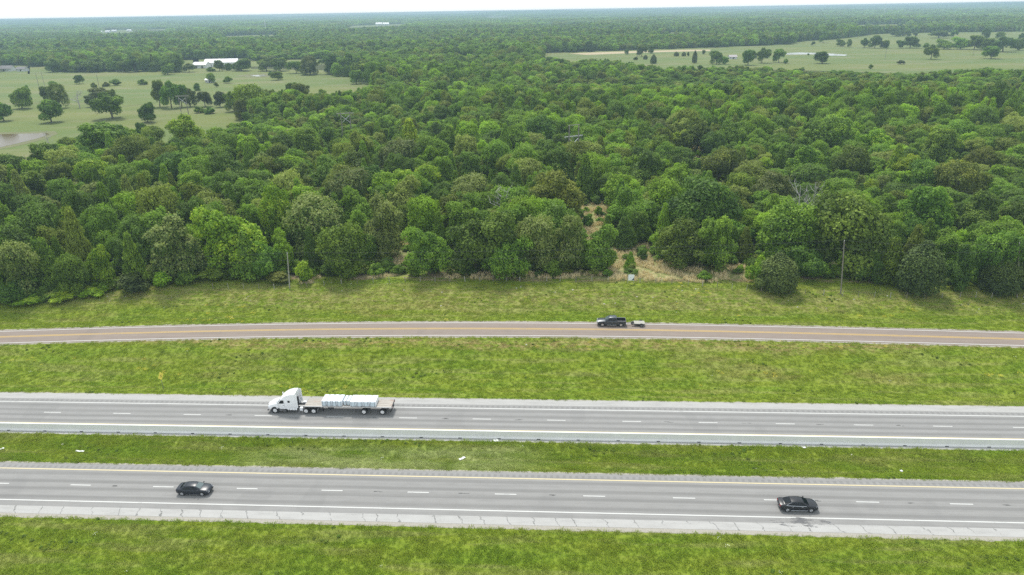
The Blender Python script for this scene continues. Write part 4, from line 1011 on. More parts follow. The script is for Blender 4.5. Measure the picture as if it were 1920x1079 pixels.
# ------------------------------------------------------------------ trees
def fib(n, rng):
    i = np.arange(n) + .5; ph = np.arccos(1 - 2 * i / n); th = np.pi * (1 + 5 ** .5) * i + rng.uniform(0, 6.28)
    return np.stack([np.cos(th) * np.sin(ph), np.sin(th) * np.sin(ph), np.cos(ph)], 1)
def crown_mesh(name, kind, seed, nleaf=6500, leaf=.030, low=.06):
    """A crown of many leaf sprays on lobes; width 1, from z=low to z=1."""
    rng = np.random.default_rng(seed); lobes = []
    if kind == 'b' and low < .1 and seed % 2:            # several leaders of different height
        for k in range(rng.integers(4, 8)):
            a = k * 2.4 + rng.uniform(-.5, .5); q = rng.uniform(.10, .33) if k else 0.0; R_ = rng.uniform(.15, .25); top = rng.uniform(.66, 1.0) - q * .35; pt = rng.uniform(.9, 1.9)
            bx = np.array([q * np.cos(a), q * np.sin(a), top - R_ * pt * .75])
            for v in fib(rng.integers(8, 12), rng):
                if v[2] < -.6: continue
                rr = rng.uniform(.05, .095); v = v + rng.normal(0, .2, 3)
                lobes.append((bx + np.array([v[0] * R_ * (1 - .25 * max(0, v[2])), v[1] * R_ * (1 - .25 * max(0, v[2])), v[2] * R_ * .75 * pt]), np.array([rr * 1.15, rr * 1.15, rr])))
            lobes.append((bx, np.array([R_ * .8, R_ * .8, R_ * .7 * pt])))
        for k in range(9): a = rng.uniform(0, 6.28); q = rng.uniform(.15, .36); lobes.append((np.array([q * np.cos(a), q * np.sin(a), rng.uniform(.14, .42)]), np.array([.13, .13, .12])))
        lobes.append((np.array([0, 0, .36]), np.array([.26, .26, .24])))
    elif kind == 'b':
        n = rng.integers(24, 36) if low < .1 else rng.integers(17, 25); d = fib(n, rng); d = d[d[:, 2] > -.75]; d = d + rng.normal(0, .16, d.shape); d /= np.linalg.norm(d, axis=1)[:, None]
        sq = rng.uniform(.80, 1.18, 3); ax = rng.uniform(0, 6.28); am = rng.uniform(0, .22)
        for v in d:
            if rng.random() < .10: continue
            r = rng.uniform(.075, .185) * (1 if low < .1 else .86); q = rng.uniform(.60, 1.06) * (1 + am * np.cos(np.arctan2(v[1], v[0]) - ax))
            flat = .30 * (1 if v[2] > 0 else 1.05)
            c = np.array([v[0] * (.5 - r) * sq[0] * q, v[1] * (.5 - r) * sq[1] * q, .58 + v[2] * flat * q * sq[2]])
            lobes.append((c, r * np.array([1.1, 1.1, .82])))
        for k in range(6 if low < .1 else 3): lobes.append((np.array([rng.normal(0, .13), rng.normal(0, .13), rng.uniform(.4, .75)]), np.array([.22, .22, .18])))
        for k in range(4 if low < .1 else 1): a = rng.uniform(0, 6.28); lobes.append((np.array([.30 * np.cos(a), .30 * np.sin(a), rng.uniform(.16, .26)]), np.array([.17, .17, .14])))
    elif kind == 'c':
        for k in range(34):
            t = k / 33; z = low + .06 + t * .84; rad = .46 * (1 - t) ** .75 + .035
            a = k * 2.4 + rng.uniform(-.4, .4); r = .085 + .10 * (1 - t); q = max(0, rad - r) * rng.uniform(.7, 1.0)
            lobes.append((np.array([q * np.cos(a), q * np.sin(a), z + .02]), np.array([r * 1.15, r * 1.15, r * .62])))
        lobes.append((np.array([0, 0, .45]), np.array([.16, .16, .38])))
    elif kind == 'k':
        for k in range(46):
            t = (k + .5) / 46; z = .10 + t * .80; rad = .47 * (1 - max(0, t - .12) ** 1.7) * (.80 + .2 * min(1, t / .15))
            a = k * 2.4 + rng.uniform(-.3, .3); r = rng.uniform(.10, .15) * (1.1 - .4 * t); q = max(0, rad - r) * rng.uniform(.85, 1.04)
            lobes.append((np.array([q * np.cos(a), q * np.sin(a), z]), np.array([r, r, r * 1.0])))
        lobes.append((np.array([0, 0, .45]), np.array([.36, .36, .40])))
    elif kind == 's':
        n = 15
        for k in range(n):
            a = rng.uniform(0, 6.28); q = rng.uniform(0, .36); r = rng.uniform(.11, .19)
            lobes.append((np.array([q * np.cos(a), q * np.sin(a), rng.uniform(.18, .80 - q * .9)]), np.array([r, r, r * .95])))
    C = np.array([l[0] for l in lobes]); RR = np.array([l[1] for l in lobes])
    area = (RR[:, 0] * RR[:, 2]); cnt = np.maximum(20, (nleaf * 1.6 * area / area.sum())).astype(int)
    Ps, Ns, G, UP = [], [], [], []
    for i, k in enumerate(cnt):
        d = rng.normal(size=(k, 3)); d /= np.linalg.norm(d, axis=1)[:, None]; d[:, 2] = np.where((d[:, 2] < -.3) & (rng.random(k) < .6), -d[:, 2], d[:, 2])
        bumpy = 1 + .26 * np.sin(d[:, 0] * 7 + i) * np.sin(d[:, 1] * 7 + 2 * i) + rng.normal(0, .12, k) + np.where(rng.random(k) < .12, rng.uniform(0, .38, k), 0)
        if kind == 'k': bumpy = 1 + rng.normal(0, .07, k)
        p = C[i] + d * RR[i] * bumpy[:, None]
        q = ((p[:, None, :] - C[None]) / RR[None]); ins = (np.linalg.norm(q, axis=2) < .80).any(1)
        keep = ~ins & (p[:, 2] > low * .6)
        Ps.append(p[keep]); Ns.append(d[keep]); G.append(np.full(keep.sum(), rng.random())); UP.append(np.clip(d[keep][:, 2] * .5 + .5, 0, 1))
    P = np.concatenate(Ps); N = np.concatenate(Ns); G = np.concatenate(G); UP = np.concatenate(UP)
    if len(P) > nleaf:
        s = rng.permutation(len(P))[:nleaf]; P, N, G, UP = P[s], N[s], G[s], UP[s]
    k = len(P)
    nn = N * .75 + rng.normal(0, .42, (k, 3)) + np.array([0, 0, .28]); nn /= np.linalg.norm(nn, axis=1)[:, None]
    h = rng.normal(size=(k, 3)); t = np.cross(nn, h); t /= np.linalg.norm(t, axis=1)[:, None]; b = np.cross(nn, t)
    s = (leaf * rng.uniform(.65, 1.45, k))[:, None]
    asp = rng.uniform(.55, .95, k)[:, None]
    v = np.stack([P - t * s, P - b * s * asp + nn * s * .25, P + t * s, P + b * s * asp + nn * s * .25], 1).reshape(-1, 3)
    v[:, 2] = np.clip(v[:, 2], .005, 1.08)
    me = bpy.data.meshes.new(name); me.vertices.add(4 * k); me.vertices.foreach_set('co', v.ravel())
    me.loops.add(4 * k); me.loops.foreach_set('vertex_index', np.arange(4 * k)); me.polygons.add(k)
    me.polygons.foreach_set('loop_start', np.arange(k) * 4); me.polygons.foreach_set('loop_total', np.full(k, 4))
    me.update(calc_edges=True)
    col = np.zeros((k, 4), np.float32); col[:, 0] = rng.random(k); col[:, 1] = np.clip(G + rng.normal(0, .12, k), 0, 1); col[:, 2] = UP; col[:, 3] = 1
    ca = me.color_attributes.new('leaf', 'FLOAT_COLOR', 'POINT'); ca.data.foreach_set('color', np.repeat(col, 4, 0).ravel())
    me.materials.append(T['mid'])
    return me
def trunk_mesh(name, kind, seed, wide=12.0, high=13.0):
    rng = random.Random(seed); b = MB()
    sc = lambda p: (p[0], p[1], p[2])
    top = .62 if kind != 'c' else .85
    b.tube([(0, 0, -.02), (rng.uniform(-.01, .01), rng.uniform(-.01, .01), top * .4), (rng.uniform(-.03, .03), rng.uniform(-.03, .03), top)], [.030, .024, .010], 8)
    for k in range(7 if kind == 'b' else 5):
        a = k * 2.4 + rng.uniform(-.3, .3); z = rng.uniform(.16, .48); r = rng.uniform(.22, .36) * (1 if kind == 'b' else .6)
        b.tube([(0, 0, z), (r * .5 * math.cos(a), r * .5 * math.sin(a), z + .10), (r * math.cos(a), r * math.sin(a), z + rng.uniform(.15, .28))], [.014, .010, .004], 6)
    return b.mesh(name, M['bark'], smooth=True)
PROTO = {}
for k, n, nl, lf, lo in (('b', 9, 15000, .0180, .05), ('c', 4, 9000, .0235, .04), ('k', 2, 15000, .0160, .02), ('s', 3, 4200, .034, .0)):
    PROTO[k] = [(crown_mesh(f'crown_{k}', k, 100 + 17 * i + ord(k) + (0 if k != 'b' or i % 3 else 1 - (100 + 17 * i + ord(k)) % 2), nl, lf, lo), trunk_mesh(f'trunk_{k}', k, i + ord(k))) for i in range(n)]
PROTO['p'] = [(crown_mesh('crown_p', 'b', 900 + 7 * i, 10000, .021, .16), trunk_mesh('trunk_p', 'b', 50 + i)) for i in range(5)]   # pasture trees: clear trunk
for me, _ in PROTO['p']:                       # lift the low sprays off the ground
    pass
NAME = {'b': 'broadleaf_tree', 'p': 'broadleaf_tree', 'c': 'pointed_tree', 'k': 'cedar_tree', 's': 'shrub'}
CAT = {'b': 'tree', 'p': 'tree', 'c': 'tree', 'k': 'tree', 's': 'shrub'}
TREES = []          # every individual tree: dict(x, y, z, w, h, kind, tone, root, label)
def put_tree(p, w, h, kind, tone, label=None, group=None, seed=None):
    rnd = random.Random(seed if seed is not None else len(TREES) * 13 + 5)
    cm, tm = PROTO[kind][rnd.randrange(len(PROTO[kind]))]
    z = gz(p[0], p[1])
    root = empty(NAME[kind], (p[0], p[1], z), rnd.uniform(0, 6.28)); root.scale = (w, w * rnd.uniform(.85, 1.12), h)
    if kind in 'bp': root.rotation_euler = (rnd.uniform(-.10, .10), rnd.uniform(-.10, .10), root.rotation_euler.z)
    c = bpy.data.objects.new('crown', cm); COL.objects.link(c); c.parent = root
    c.material_slots[0].link = 'OBJECT'; c.material_slots[0].material = T[tone]
    t = bpy.data.objects.new('trunk', tm); COL.objects.link(t); t.parent = root
    tag(root, label, CAT[kind], group)
    d = dict(x=p[0], y=p[1], z=z, w=w, h=h, kind=kind, tone=tone, root=root, label=label, px=proj((p[0], p[1], z + h * .6)))
    TREES.append(d); return d
RATIO = {'b': 1.0, 'c': 1.75, 'k': 1.1, 's': .75, 'p': .95}
# roadside trees: (centre x, top y, base y, width) in the photo, kind, tone, label
EDGE = [
 (26, 446, 562, 74, 'b', 'pale', 'pale tipped rounded tree at the left picture edge above the roadside grass'),
 (242, 508, 563, 80, 's', 'cedar', 'dark rounded shrub sitting at the grass edge on the left'),
 (237, 440, 546, 46, 'c', 'mid', 'slender mid green tree rising behind the dark roadside shrub'),
 (320, 404, 530, 112, 'b', 'pale', 'big pale flowering round tree at the left wood edge'),
 (430, 378, 520, 125, 'b', 'bright', 'broadest bright yellow green spreading tree at the wood edge'),
 (517, 345, 470, 70, 'b', 'bright', 'bright yellow green rounded tree behind the broadest bright one'),
 (455, 436, 528, 66, 'c', 'mid', 'mid green pointed tree in front of the broad bright tree'),
 (490, 450, 527, 62, 'b', 'mid', 'mid green tree directly left of the pale leaning pole'),
 (592, 364, 492, 118, 'b', 'pale', 'pale flowering round tree behind the pale leaning pole'),
 (628, 421, 524, 92, 'b', 'mid', 'mid green round tree at the grass edge right of the leaning pole'),
 (672, 408, 505, 56, 'b', 'mid', 'narrow tree between the edge tree and the tall pale tree'),
 (720, 364, 488, 82, 'b', 'pale', 'tall pale tipped tree left of the narrow dry grass gap'),
 (703, 490, 523, 40, 's', 'mid', 'small green shrub in the dry grass below the tall pale tree'),
 (797, 415, 522, 92, 'b', 'mid', 'round tree right of the narrow dry grass gap'),
 (885, 384, 521, 122, 'b', 'dark', 'large dark round tree in the middle of the wood edge'),
 (948, 440, 532, 84, 'b', 'mid', 'round tree with a visible trunk standing in front of the large dark one'),
 (1008, 402, 515, 84, 'b', 'pale', 'pale tipped tree right of the one with the visible trunk'),
 (1068, 405, 515, 66, 'b', 'pale', 'pale tipped tree second right of the one with the visible trunk'),
 (1037, 486, 526, 42, 's', 'mid', 'small bush at the grass edge under the pale tipped trees'),
 (1125, 424, 517, 80, 'b', 'mid', 'smooth domed green tree left of the white board'),
 (1183, 473, 507, 24, 'c', 'bright', 'tiny conifer in dry grass just above the white board'),
 (1204, 462, 492, 26, 's', 'dark', 'small bush on the dry grass slope right of the tiny conifer'),
 (1172, 408, 470, 48, 'c', 'dark', 'small dark pointed tree at the top of the dry grass slope'),
 (1140, 404, 442, 30, 'c', 'mid', 'lone small young tree in the grassy gap within the wood'),
 (1206, 398, 462, 52, 'b', 'mid', 'small round tree right of the small dark pointed tree'),
 (1280, 410, 507, 96, 'b', 'dark', 'dark tree facing the dry grass right of the white board'),
 (1347, 402, 508, 76, 'b', 'mid', 'green tree right of the dark one facing the dry grass'),
 (1465, 473, 556, 92, 'k', 'cedar', 'dark round cedar at the grass edge left of the brown pole'),
 (1425, 478, 540, 42, 'b', 'bright', 'bright leafy tree growing against the left side of the round cedar'),
 (1742, 450, 561, 98, 'k', 'cedar', 'tall dark conical cedar at the grass edge right of the brown pole'),
 (1525, 460, 528, 68, 'b', 'dark', 'dark tree between the round cedar and the brown pole'),
 (1603, 360, 520, 150, 'b', 'dark', 'largest spreading oak behind the brown pole'),
 (1682, 448, 536, 62, 'c', 'mid', 'lighter pointed tree just left of the conical cedar'),
 (1640, 470, 535, 60, 'b', 'dark', 'dark low tree right of the brown pole'),
 (1810, 458, 545, 62, 'b', 'dark', 'dark tree just right of the conical cedar'),
 (1872, 424, 548, 92, 'b', 'mid', 'mid green tree behind the dark cedar at the right edge'),
 (1892, 468, 560, 84, 'k', 'cedar', 'dark wide cedar at the right picture edge'),
 (566, 487, 535, 44, 's', 'bright', 'bright green shrub just right of the leaning pole'),
 (520, 510, 537, 60, 's', 'olive', 'yellowish low shrub at the foot of the leaning pole'),
 (175, 455, 545, 58, 'b', 'bright', 'bright green tree left of the slender tree on the left'),
 (125, 475, 556, 60, 'b', 'mid', 'mid green tree behind the low bright hedge at left'),
 (75, 448, 548, 52, 'c', 'mid', 'bluish mid green pointed tree near the left picture edge'),
 (62, 552, 576, 70, 's', 'bright', 'low bright vine covered shrub at the left grass edge'),
 (120, 545, 571, 80, 's', 'bright', 'low bright vine covered shrub, second from the left edge'),
 (172, 541, 564, 60, 's', 'bright', 'low bright vine covered shrub left of the dark shrub'),
 (20, 520, 578, 70, 'b', 'dark', 'low dark tree at the left edge below the pale tipped one'),
 (300, 508, 545, 46, 's', 'bright', 'small bright shrub just right of the dark roadside shrub'),
 (345, 505, 540, 52, 's', 'mid', 'leafy shrub below the big pale flowering tree'),
 (400, 500, 533, 62, 's', 'mid', 'leafy shrub below the broad bright tree'),
 (770, 486, 520, 30, 's', 'mid', 'small shrub in the narrow dry grass gap'),
 (1390, 498, 512, 18, 's', 'bright', 'tiny bright bush in the dry grass left of the round cedar'),
 (1105, 398, 428, 26, 's', 'mid', 'small shrub at the left side of the grassy gap within the wood'),
 (1122, 384, 408, 20, 's', 'bright', 'small bright shrub at the back of the grassy gap within the wood'),
]
for cx, ty, by, wpx, kd, tn, lb in EDGE:
    b = at(cx, by, ZW); b = at(cx, by, gz(b.x, b.y)); k = pxm(b); w_ = wpx / k
    b2 = b + Vector((0, w_ * (.22 if kd != 's' else .3), 0)); b2 *= 1.0
    d = ray(cx, ty); t = b2.y / d.y; h = CAMZ + d.z * t - gz(b2.x, b2.y)
    x = b2.y / d.y * d.x
    put_tree((x, b2.y), w_, max(2.0, h), kd, tn, lb, seed=77 if 'largest spreading' in lb else None)
# canopy trees: crown centre and width in the photo
CAN = """185 262 104 b mid;232 250 52 b bright;285 252 46 b mid;262 241 28 b dark;355 243 74 b bright;440 262 60 b dark;405 254 42 b bright;245 285 76 b olive;
215 297 52 b olive;330 279 58 b dark;330 312 76 b dark;395 305 70 b mid;85 300 78 b dark;25 310 64 b dark;45 342 80 b dark;110 332 62 b olive;180 322 72 b bright;125 272 42 b mid;
15 336 50 b olive;88 378 46 b pale;40 388 46 b pale;135 357 42 b pale;178 368 62 b pale;250 345 62 b mid;285 362 56 b pale;318 352 24 c bright;315 388 62 b pale;350 364 60 b dark;
378 378 50 b pale;125 400 30 c bright;170 406 66 b mid;222 402 44 b mid;75 420 60 b mid;100 446 60 b olive;30 420 52 b mid;262 440 44 b dark;205 440 48 b dark;
490 311 62 b pale;525 290 54 b olive;575 268 64 b mid;620 254 42 b mid;660 254 14 c bright;692 252 52 b mid;768 254 52 c bright;735 256 26 c mid;806 264 17 c mid;828 264 18 c pale;846 260 30 c bright;
740 290 76 b brown;815 286 28 b pale;565 332 60 b dark;578 356 62 b olive;650 354 88 b brown;670 308 62 b dark;702 332 60 b dark;768 402 62 b dark;755 338 60 b bright;802 330 62 b bright;
792 354 50 b mid;832 318 42 b bright;792 378 56 b dark;832 357 42 b dark;880 356 78 b pale;921 334 22 c mid;885 314 46 b dark;922 259 56 b dark;817 408 52 b mid;520 428 56 b pale;537 458 46 b dark;
1015 244 68 b dark;1125 234 52 b dark;1147 264 20 c mid;1160 264 17 c dark;1185 264 30 c bright;1195 246 46 b mid;1232 244 50 b brown;1268 256 42 b bright;1240 276 60 b mid;1310 246 70 b dark;1342 266 50 b dark;1376 252 62 b mid;
970 288 27 c bright;990 278 27 c bright;1006 272 30 b brown;1045 276 22 b pale;1020 311 52 b brown;978 312 38 b pale;1050 300 22 c bright;1071 308 26 c bright;1098 325 44 c mid;1036 360 100 b olive;
1152 310 52 b brown;1207 316 76 b dark;1266 330 42 b pale;1242 290 56 b mid;1302 334 44 b pale;1352 306 76 b olive;1320 338 24 c mid;1386 346 58 b mid;1385 283 24 c bright;1408 276 30 b bright;1430 310 36 b bright;
1164 366 40 c mid;1212 376 56 b mid;1325 384 124 b dark;1270 360 60 b mid;1386 436 70 b mid;1455 350 84 b brown;1470 240 32 b mid;1466 256 46 b pale;1527 250 70 b mid;1461 298 32 b dark;1510 302 70 b mid;1600 302 62 b dark;
1562 246 80 b mid;1642 264 62 b bright;1682 298 40 c bright;1702 312 60 b bright;1746 326 72 b mid;1762 270 70 b mid;1802 332 82 b olive;1836 300 60 b olive;1892 306 62 b olive;1862 262 52 b mid;1748 392 104 b mid;
1630 352 42 b bright;1542 382 52 b bright;1490 430 112 b mid;1617 345 24 b pale;1656 346 32 b pale;1842 392 82 b dark;1902 402 66 b dark;1716 430 52 b mid;610 310 56 b mid;720 372 46 b mid;460 340 60 b dark;430 320 50 b olive;950 345 50 b mid;
860 390 46 b mid;1560 420 60 b mid;1830 440 52 b mid;150 290 46 b mid;290 425 46 b mid;640 275 46 b mid;870 285 50 b mid;930 290 40 b mid;1110 270 34 b mid;1090 248 46 b mid;560 300 46 b mid;600 286 40 b bright"""
HM = ZW + 8.0
def clear_of(x, y, w, f=.40):
    for t in TREES:
        if (t['x'] - x) ** 2 + (t['y'] - y) ** 2 < (f * (t['w'] + w)) ** 2: return False
    return True
for q in CAN.replace('\n', '').split(';'):
    a = q.split(); cx, cy, wpx = float(a[0]), float(a[1]), float(a[2]); kd, tn = a[3], a[4]
    p = at(cx, cy, HM); k = pxm(p); w_ = wpx / k; h = w_ * RATIO[kd] * random.uniform(.92, 1.08)
    h = min(max(h, 7.5), 17)
    p = at(cx, cy, ZW + h * .6)
    put_tree((p.x, p.y), w_, h, kd, tn)
# bare dead trees
def dead_tree(cx, ty, by, wpx, label, seed, z=ZW):
    b = at(cx, by, z); k = pxm(b); w_ = wpx / k; rng = random.Random(seed)
    d = ray(cx, ty); h = CAMZ + d.z * (b.y / d.y) - gz(b.x, b.y)
    root = empty('dead_tree', (b.x, b.y, gz(b.x, b.y))); tag(root, label, 'tree')
    tr = MB(); br = MB()
    lean = rng.uniform(-.08, .08) * h
    tr.tube([(0, 0, -.2), (lean * .4, 0, h * .35), (lean, 0, h * .62), (lean * 1.2, .2, h * .98)], [w_ * .035, w_ * .028, w_ * .018, w_ * .005], 8)
    for i in range(15):
        a = i * 2.4 + rng.uniform(-.4, .4); z0 = rng.uniform(.25, .8); r = w_ * .55 * rng.uniform(.6, 1) * (1.15 - z0 * .5)
        p0 = Vector((lean * min(1, z0 / .62), 0, h * z0)); p2 = p0 + Vector((r * math.cos(a), r * math.sin(a), h * rng.uniform(.14, .36))); p1 = p0.lerp(p2, .5) + Vector((0, 0, -.03 * h))
        br.tube([p0, p1, p2], [w_ * .014, w_ * .010, w_ * .003], 5)
        for j in range(4):
            s = p1.lerp(p2, rng.uniform(0, .9)); e = s + Vector((rng.uniform(-1, 1), rng.uniform(-1, 1), rng.uniform(.2, 1.1))) * w_ * .16
            br.tube([s, e], [w_ * .006, w_ * .002], 4)
    tr.build('trunk', M['dead'], root); br.build('branches', M['dead'], root)
dead_tree(952, 352, 432, 74, 'bare grey dead tree in the middle of the wood edge', 3)
dead_tree(1494, 346, 436, 60, 'bare whitish dead tree left of the largest spreading oak', 8)
dead_tree(1517, 340, 436, 42, 'narrow bare whitish dead tree leaning right beside the other dead one', 9)
dead_tree(150, 172, 203, 30, 'bare grey tree standing in the left pasture', 11)
dead_tree(95, 246, 280, 22, 'thin bare tree beside the brown pond', 14)

# pasture trees: (centre x, base y, width, height) in the photo
PAST = """42 205 40 42 b dark;52 196 22 34 b mid;8 228 38 34 b dark;97 231 46 42 b mid;88 191 22 28 b dark;113 204 36 44 b dark;101 165 15 12 b mid;150 158 19 17 b dark;177 166 12 12 s olive;218 161 27 12 s mid;200 163 15 10 s olive;
268 160 21 12 s mid;170 202 24 22 b cedar;187 192 42 26 b brown;212 224 58 48 b mid;215 194 22 24 b dark;277 231 41 39 b dark;300 202 30 50 b dark;322 204 36 49 b dark;341 202 30 43 b dark;357 201 28 38 b brown;370 171 14 14 b mid;
385 201 28 30 b cedar;413 202 28 29 b cedar;372 213 24 14 s mid;394 214 26 15 s mid;397 156 16 17 b mid;428 157 19 14 s mid;406 164 10 10 s olive;522 151 28 16 b dark;508 142 11 9 s mid;315 141 26 21 b mid;
100 136 28 24 b dark;122 135 24 18 b mid;150 136 31 18 b dark;180 136 44 24 b dark;215 134 26 18 b mid;234 136 23 22 b dark;254 136 28 29 b dark;272 135 18 17 b mid;293 135 25 18 b dark;330 136 35 33 b dark;355 136 25 16 b brown;
395 135 18 10 s mid;412 134 21 20 b dark;430 133 15 13 b dark;453 134 38 22 b dark;500 134 34 23 b dark;525 134 34 25 b dark;556 138 26 24 b mid;582 141 40 33 b brown;627 140 42 34 b dark;655 142 40 38 b dark;690 153 56 38 b mid;668 158 30 26 b dark;
440 210 38 44 b mid;478 222 62 58 b mid;512 224 46 46 b mid;548 193 28 38 b dark;568 195 36 40 b dark;605 192 30 22 b mid;455 226 36 36 b olive;530 212 34 30 b mid;
1302 119 12 22 k cedar;1320 103 8 9 b dark;1290 106 7 8 s dark;1343 121 26 24 b mid;1358 121 18 15 b mid;1402 123 29 28 b mid;1428 119 25 27 b dark;1414 111 14 14 b dark;1440 104 12 11 b mid;1460 118 23 26 b mid;1473 120 13 9 s mid;1541 120 31 22 b dark;
1745 112 26 26 p mid;1858 111 31 24 p mid;1688 121 16 8 s cedar;1632 130 11 9 s mid;1543 81 16 16 b mid;1576 88 20 14 b mid;1592 89 9 14 b mid;1524 86 8 8 b dark;1620 90 19 17 b dark;1640 91 25 23 b dark;1656 91 18 15 b dark;1661 91 14 14 b mid;
1687 91 19 15 b mid;1706 91 33 21 b dark;1736 91 16 10 s mid;1770 93 34 18 b bright;1800 93 32 23 b bright;1826 94 37 26 b mid;1850 95 27 23 b dark;1880 98 37 27 b dark;1910 95 28 21 b dark;1848 74 18 20 b dark;1875 73 18 13 b mid;1787 71 13 14 b mid;1760 72 37 14 b dark;
1680 69 28 15 b dark;1700 69 18 12 b dark;1716 69 10 8 b dark;1914 76 11 13 b dark;1203 107 21 23 b dark;1220 101 12 15 b dark;1175 103 9 11 b dark;1225 120 17 16 k cedar;1193 113 10 7 s cedar;1268 106 13 8 k cedar;1282 106 10 8 k cedar;1210 112 10 8 k cedar;1515 104 5 4 s dark"""
ng = len(TREES)
PAST_L = {}
for q in PAST.replace('\n', '').split(';'):
    a = q.split(); cx, by, wpx, hpx = map(float, a[:4]); kd, tn = a[4], a[5]
    p = at(cx, by, ZW); k = pxm(p); w_ = wpx / k
    p = p + Vector((p.x, p.y, 0)).normalized() * (w_ * .2)
    if kd == 'b' and len(TREES) % 5 < 3: kd = 'p'
    if tn == 'dark' and by > 145 and len(TREES) % 3: tn = 'mid' if len(TREES) % 2 else 'olive'
    put_tree((p.x, p.y), w_, hpx / k * 1.05, kd, tn)
# rest of the near wood, filled in row by row until the single trees number enough
LF = [(x, y) for x, y in LEFT_FIELD]; 
def in_fields(x, y, w, h):
    """Would this tree stand on, or hide, open land that the photo shows?"""
    x = np.asarray(x, float); y = np.asarray(y, float)
    P = np.stack([x, y, np.zeros_like(x)], -1) - np.array([0, 0, CAMZ]); A = np.array(MCI)
    bad = np.zeros(x.shape, bool)
    zb = hgt(*w2r(x, y))
    for fx, fz in ((0, 0.05), (0, .28), (0, .55), (0, .76), (0, .97), (-.38, .6), (.38, .6), (-.36, .3), (.36, .3)):
        Q = P.copy(); Q[..., 0] += fx * w; Q[..., 2] += zb + fz * h
        C = Q @ A.T; X = PW / 2 + F * C[..., 0] / -C[..., 2]; Y = PH / 2 - F * C[..., 1] / -C[..., 2]
        if fz > .5:
            for poly in [LEFT_FIELD, RIGHT_FIELD] + SMALL_FIELDS + CLEARINGS: bad |= inpoly(X, Y, poly)
        else:
            if fz < .1: bad |= Y > np.interp(X, FRONT[:, 0], FRONT[:, 1]) - 3
            for poly in [LEFT_FIELD, RIGHT_FIELD] + SMALL_FIELDS + CLEARINGS: bad |= inpoly(X, Y, poly)
    return bad
def jitter_grid(d0, d1, sp, rng, lat=.86, pad=45):
    ys = np.arange(d0, d1, sp * .87); out = []
    for i, y in enumerate(ys):
        hw = y * lat + pad; xs = np.arange(-hw, hw, sp) + (sp / 2 if i % 2 else 0)
        out.append(np.stack([xs + rng.uniform(-.38, .38, len(xs)) * sp, np.full(len(xs), y) + rng.uniform(-.38, .38, len(xs)) * sp], 1))
    return np.concatenate(out)
G1 = jitter_grid(140, 760, 7.6, RNG)
W1 = RNG.uniform(7.0, 12.5, len(G1)); H1 = W1 * RNG.uniform(.85, 1.15, len(G1)) + 1.5
ok = ~in_fields(G1[:, 0], G1[:, 1], W1, H1)
G1, W1, H1 = G1[ok], W1[ok], H1[ok]
TX = np.array([(t['x'], t['y'], t['w']) for t in TREES])
dd = np.hypot(G1[:, None, 0] - TX[None, :, 0], G1[:, None, 1] - TX[None, :, 1])
ok = (dd > .40 * (W1[:, None] * .9 + TX[None, :, 2])).all(1)
G1, W1, H1 = G1[ok], W1[ok], H1[ok]
o_ = np.argsort(G1[:, 1]); G1, W1, H1 = G1[o_], W1[o_], H1[o_]
NFILL = max(0, 318 - len(TREES))
tn_pool = ['mid'] * 9 + ['dark'] * 5 + ['olive'] * 3 + ['bright'] * 4 + ['pale'] * 2
n_fill = 0; i = 0; rest = []
for i in range(len(G1)):
    X, Y, D = proj((G1[i][0], G1[i][1], ZW + 6))
    if n_fill < NFILL and -10 < X < 1930:
        kd = 'c' if random.random() < .2 else 'b'; w_ = W1[i] * (.55 if kd == 'c' else 1)
        put_tree((G1[i][0], G1[i][1]), w_, H1[i] * (1.05 if kd == 'c' else 1), kd, random.choice(tn_pool)); n_fill += 1
    else: rest.append(i)
rest = np.array(rest, int)
print('individual trees', len(TREES), 'fill', n_fill, 'rest', len(rest))

# ------------------------------------------------------------------ labels of the trees
MARKS = [(541, 505, 'pale leaning pole'), (1580, 500, 'brown utility pole'), (1183, 517, 'white board'), (955, 385, 'grey dead tree'), (1505, 380, 'whitish dead trees'), (430, 430, 'broadest bright tree'),
         (645, 230, 'left forest H-frame pole'), (1076, 262, 'double barred H-frame pole'), (345, 200, 'pasture H-frame pole'), (45, 262, 'brown pond'), (415, 122, 'long white barns'), (25, 132, 'grey roofed farmhouse'),
         (1530, 101, 'long bright pond'), (1373, 108, 'pale roofed shed'), (81, 158, 'pair of bare pasture poles'), (150, 190, 'bare grey pasture tree'), (1465, 515, 'round roadside cedar'), (1742, 505, 'conical roadside cedar'), (1659, 104, 'right pasture pole'),
         (1824, 98, 'right end pasture pole'), (320, 460, 'big pale flowering tree'), (1140, 420, 'grassy forest gap'), (1297, 285, 'small tan clearing'), (720, 410, 'tall pale tree'), (1603, 420, 'largest spreading oak'), (242, 535, 'dark roadside shrub'), (485, 142, 'small muddy pasture pond')]
ORD = ['nearest', 'second nearest', 'third nearest', 'fourth nearest', 'fifth nearest', 'sixth nearest', 'seventh nearest', 'eighth nearest', 'ninth nearest', 'tenth nearest', 'eleventh nearest', 'twelfth nearest', 'thirteenth nearest', 'fourteenth nearest', 'fifteenth nearest', 'sixteenth nearest', 'seventeenth nearest', 'eighteenth nearest', 'nineteenth nearest', 'twentieth nearest'] + ['distant'] * 200
SHAPE = {'b': 'rounded tree', 'p': 'open crowned tree', 'c': 'pointed tree', 'k': 'cedar', 's': 'shrub'}
buckets = {}
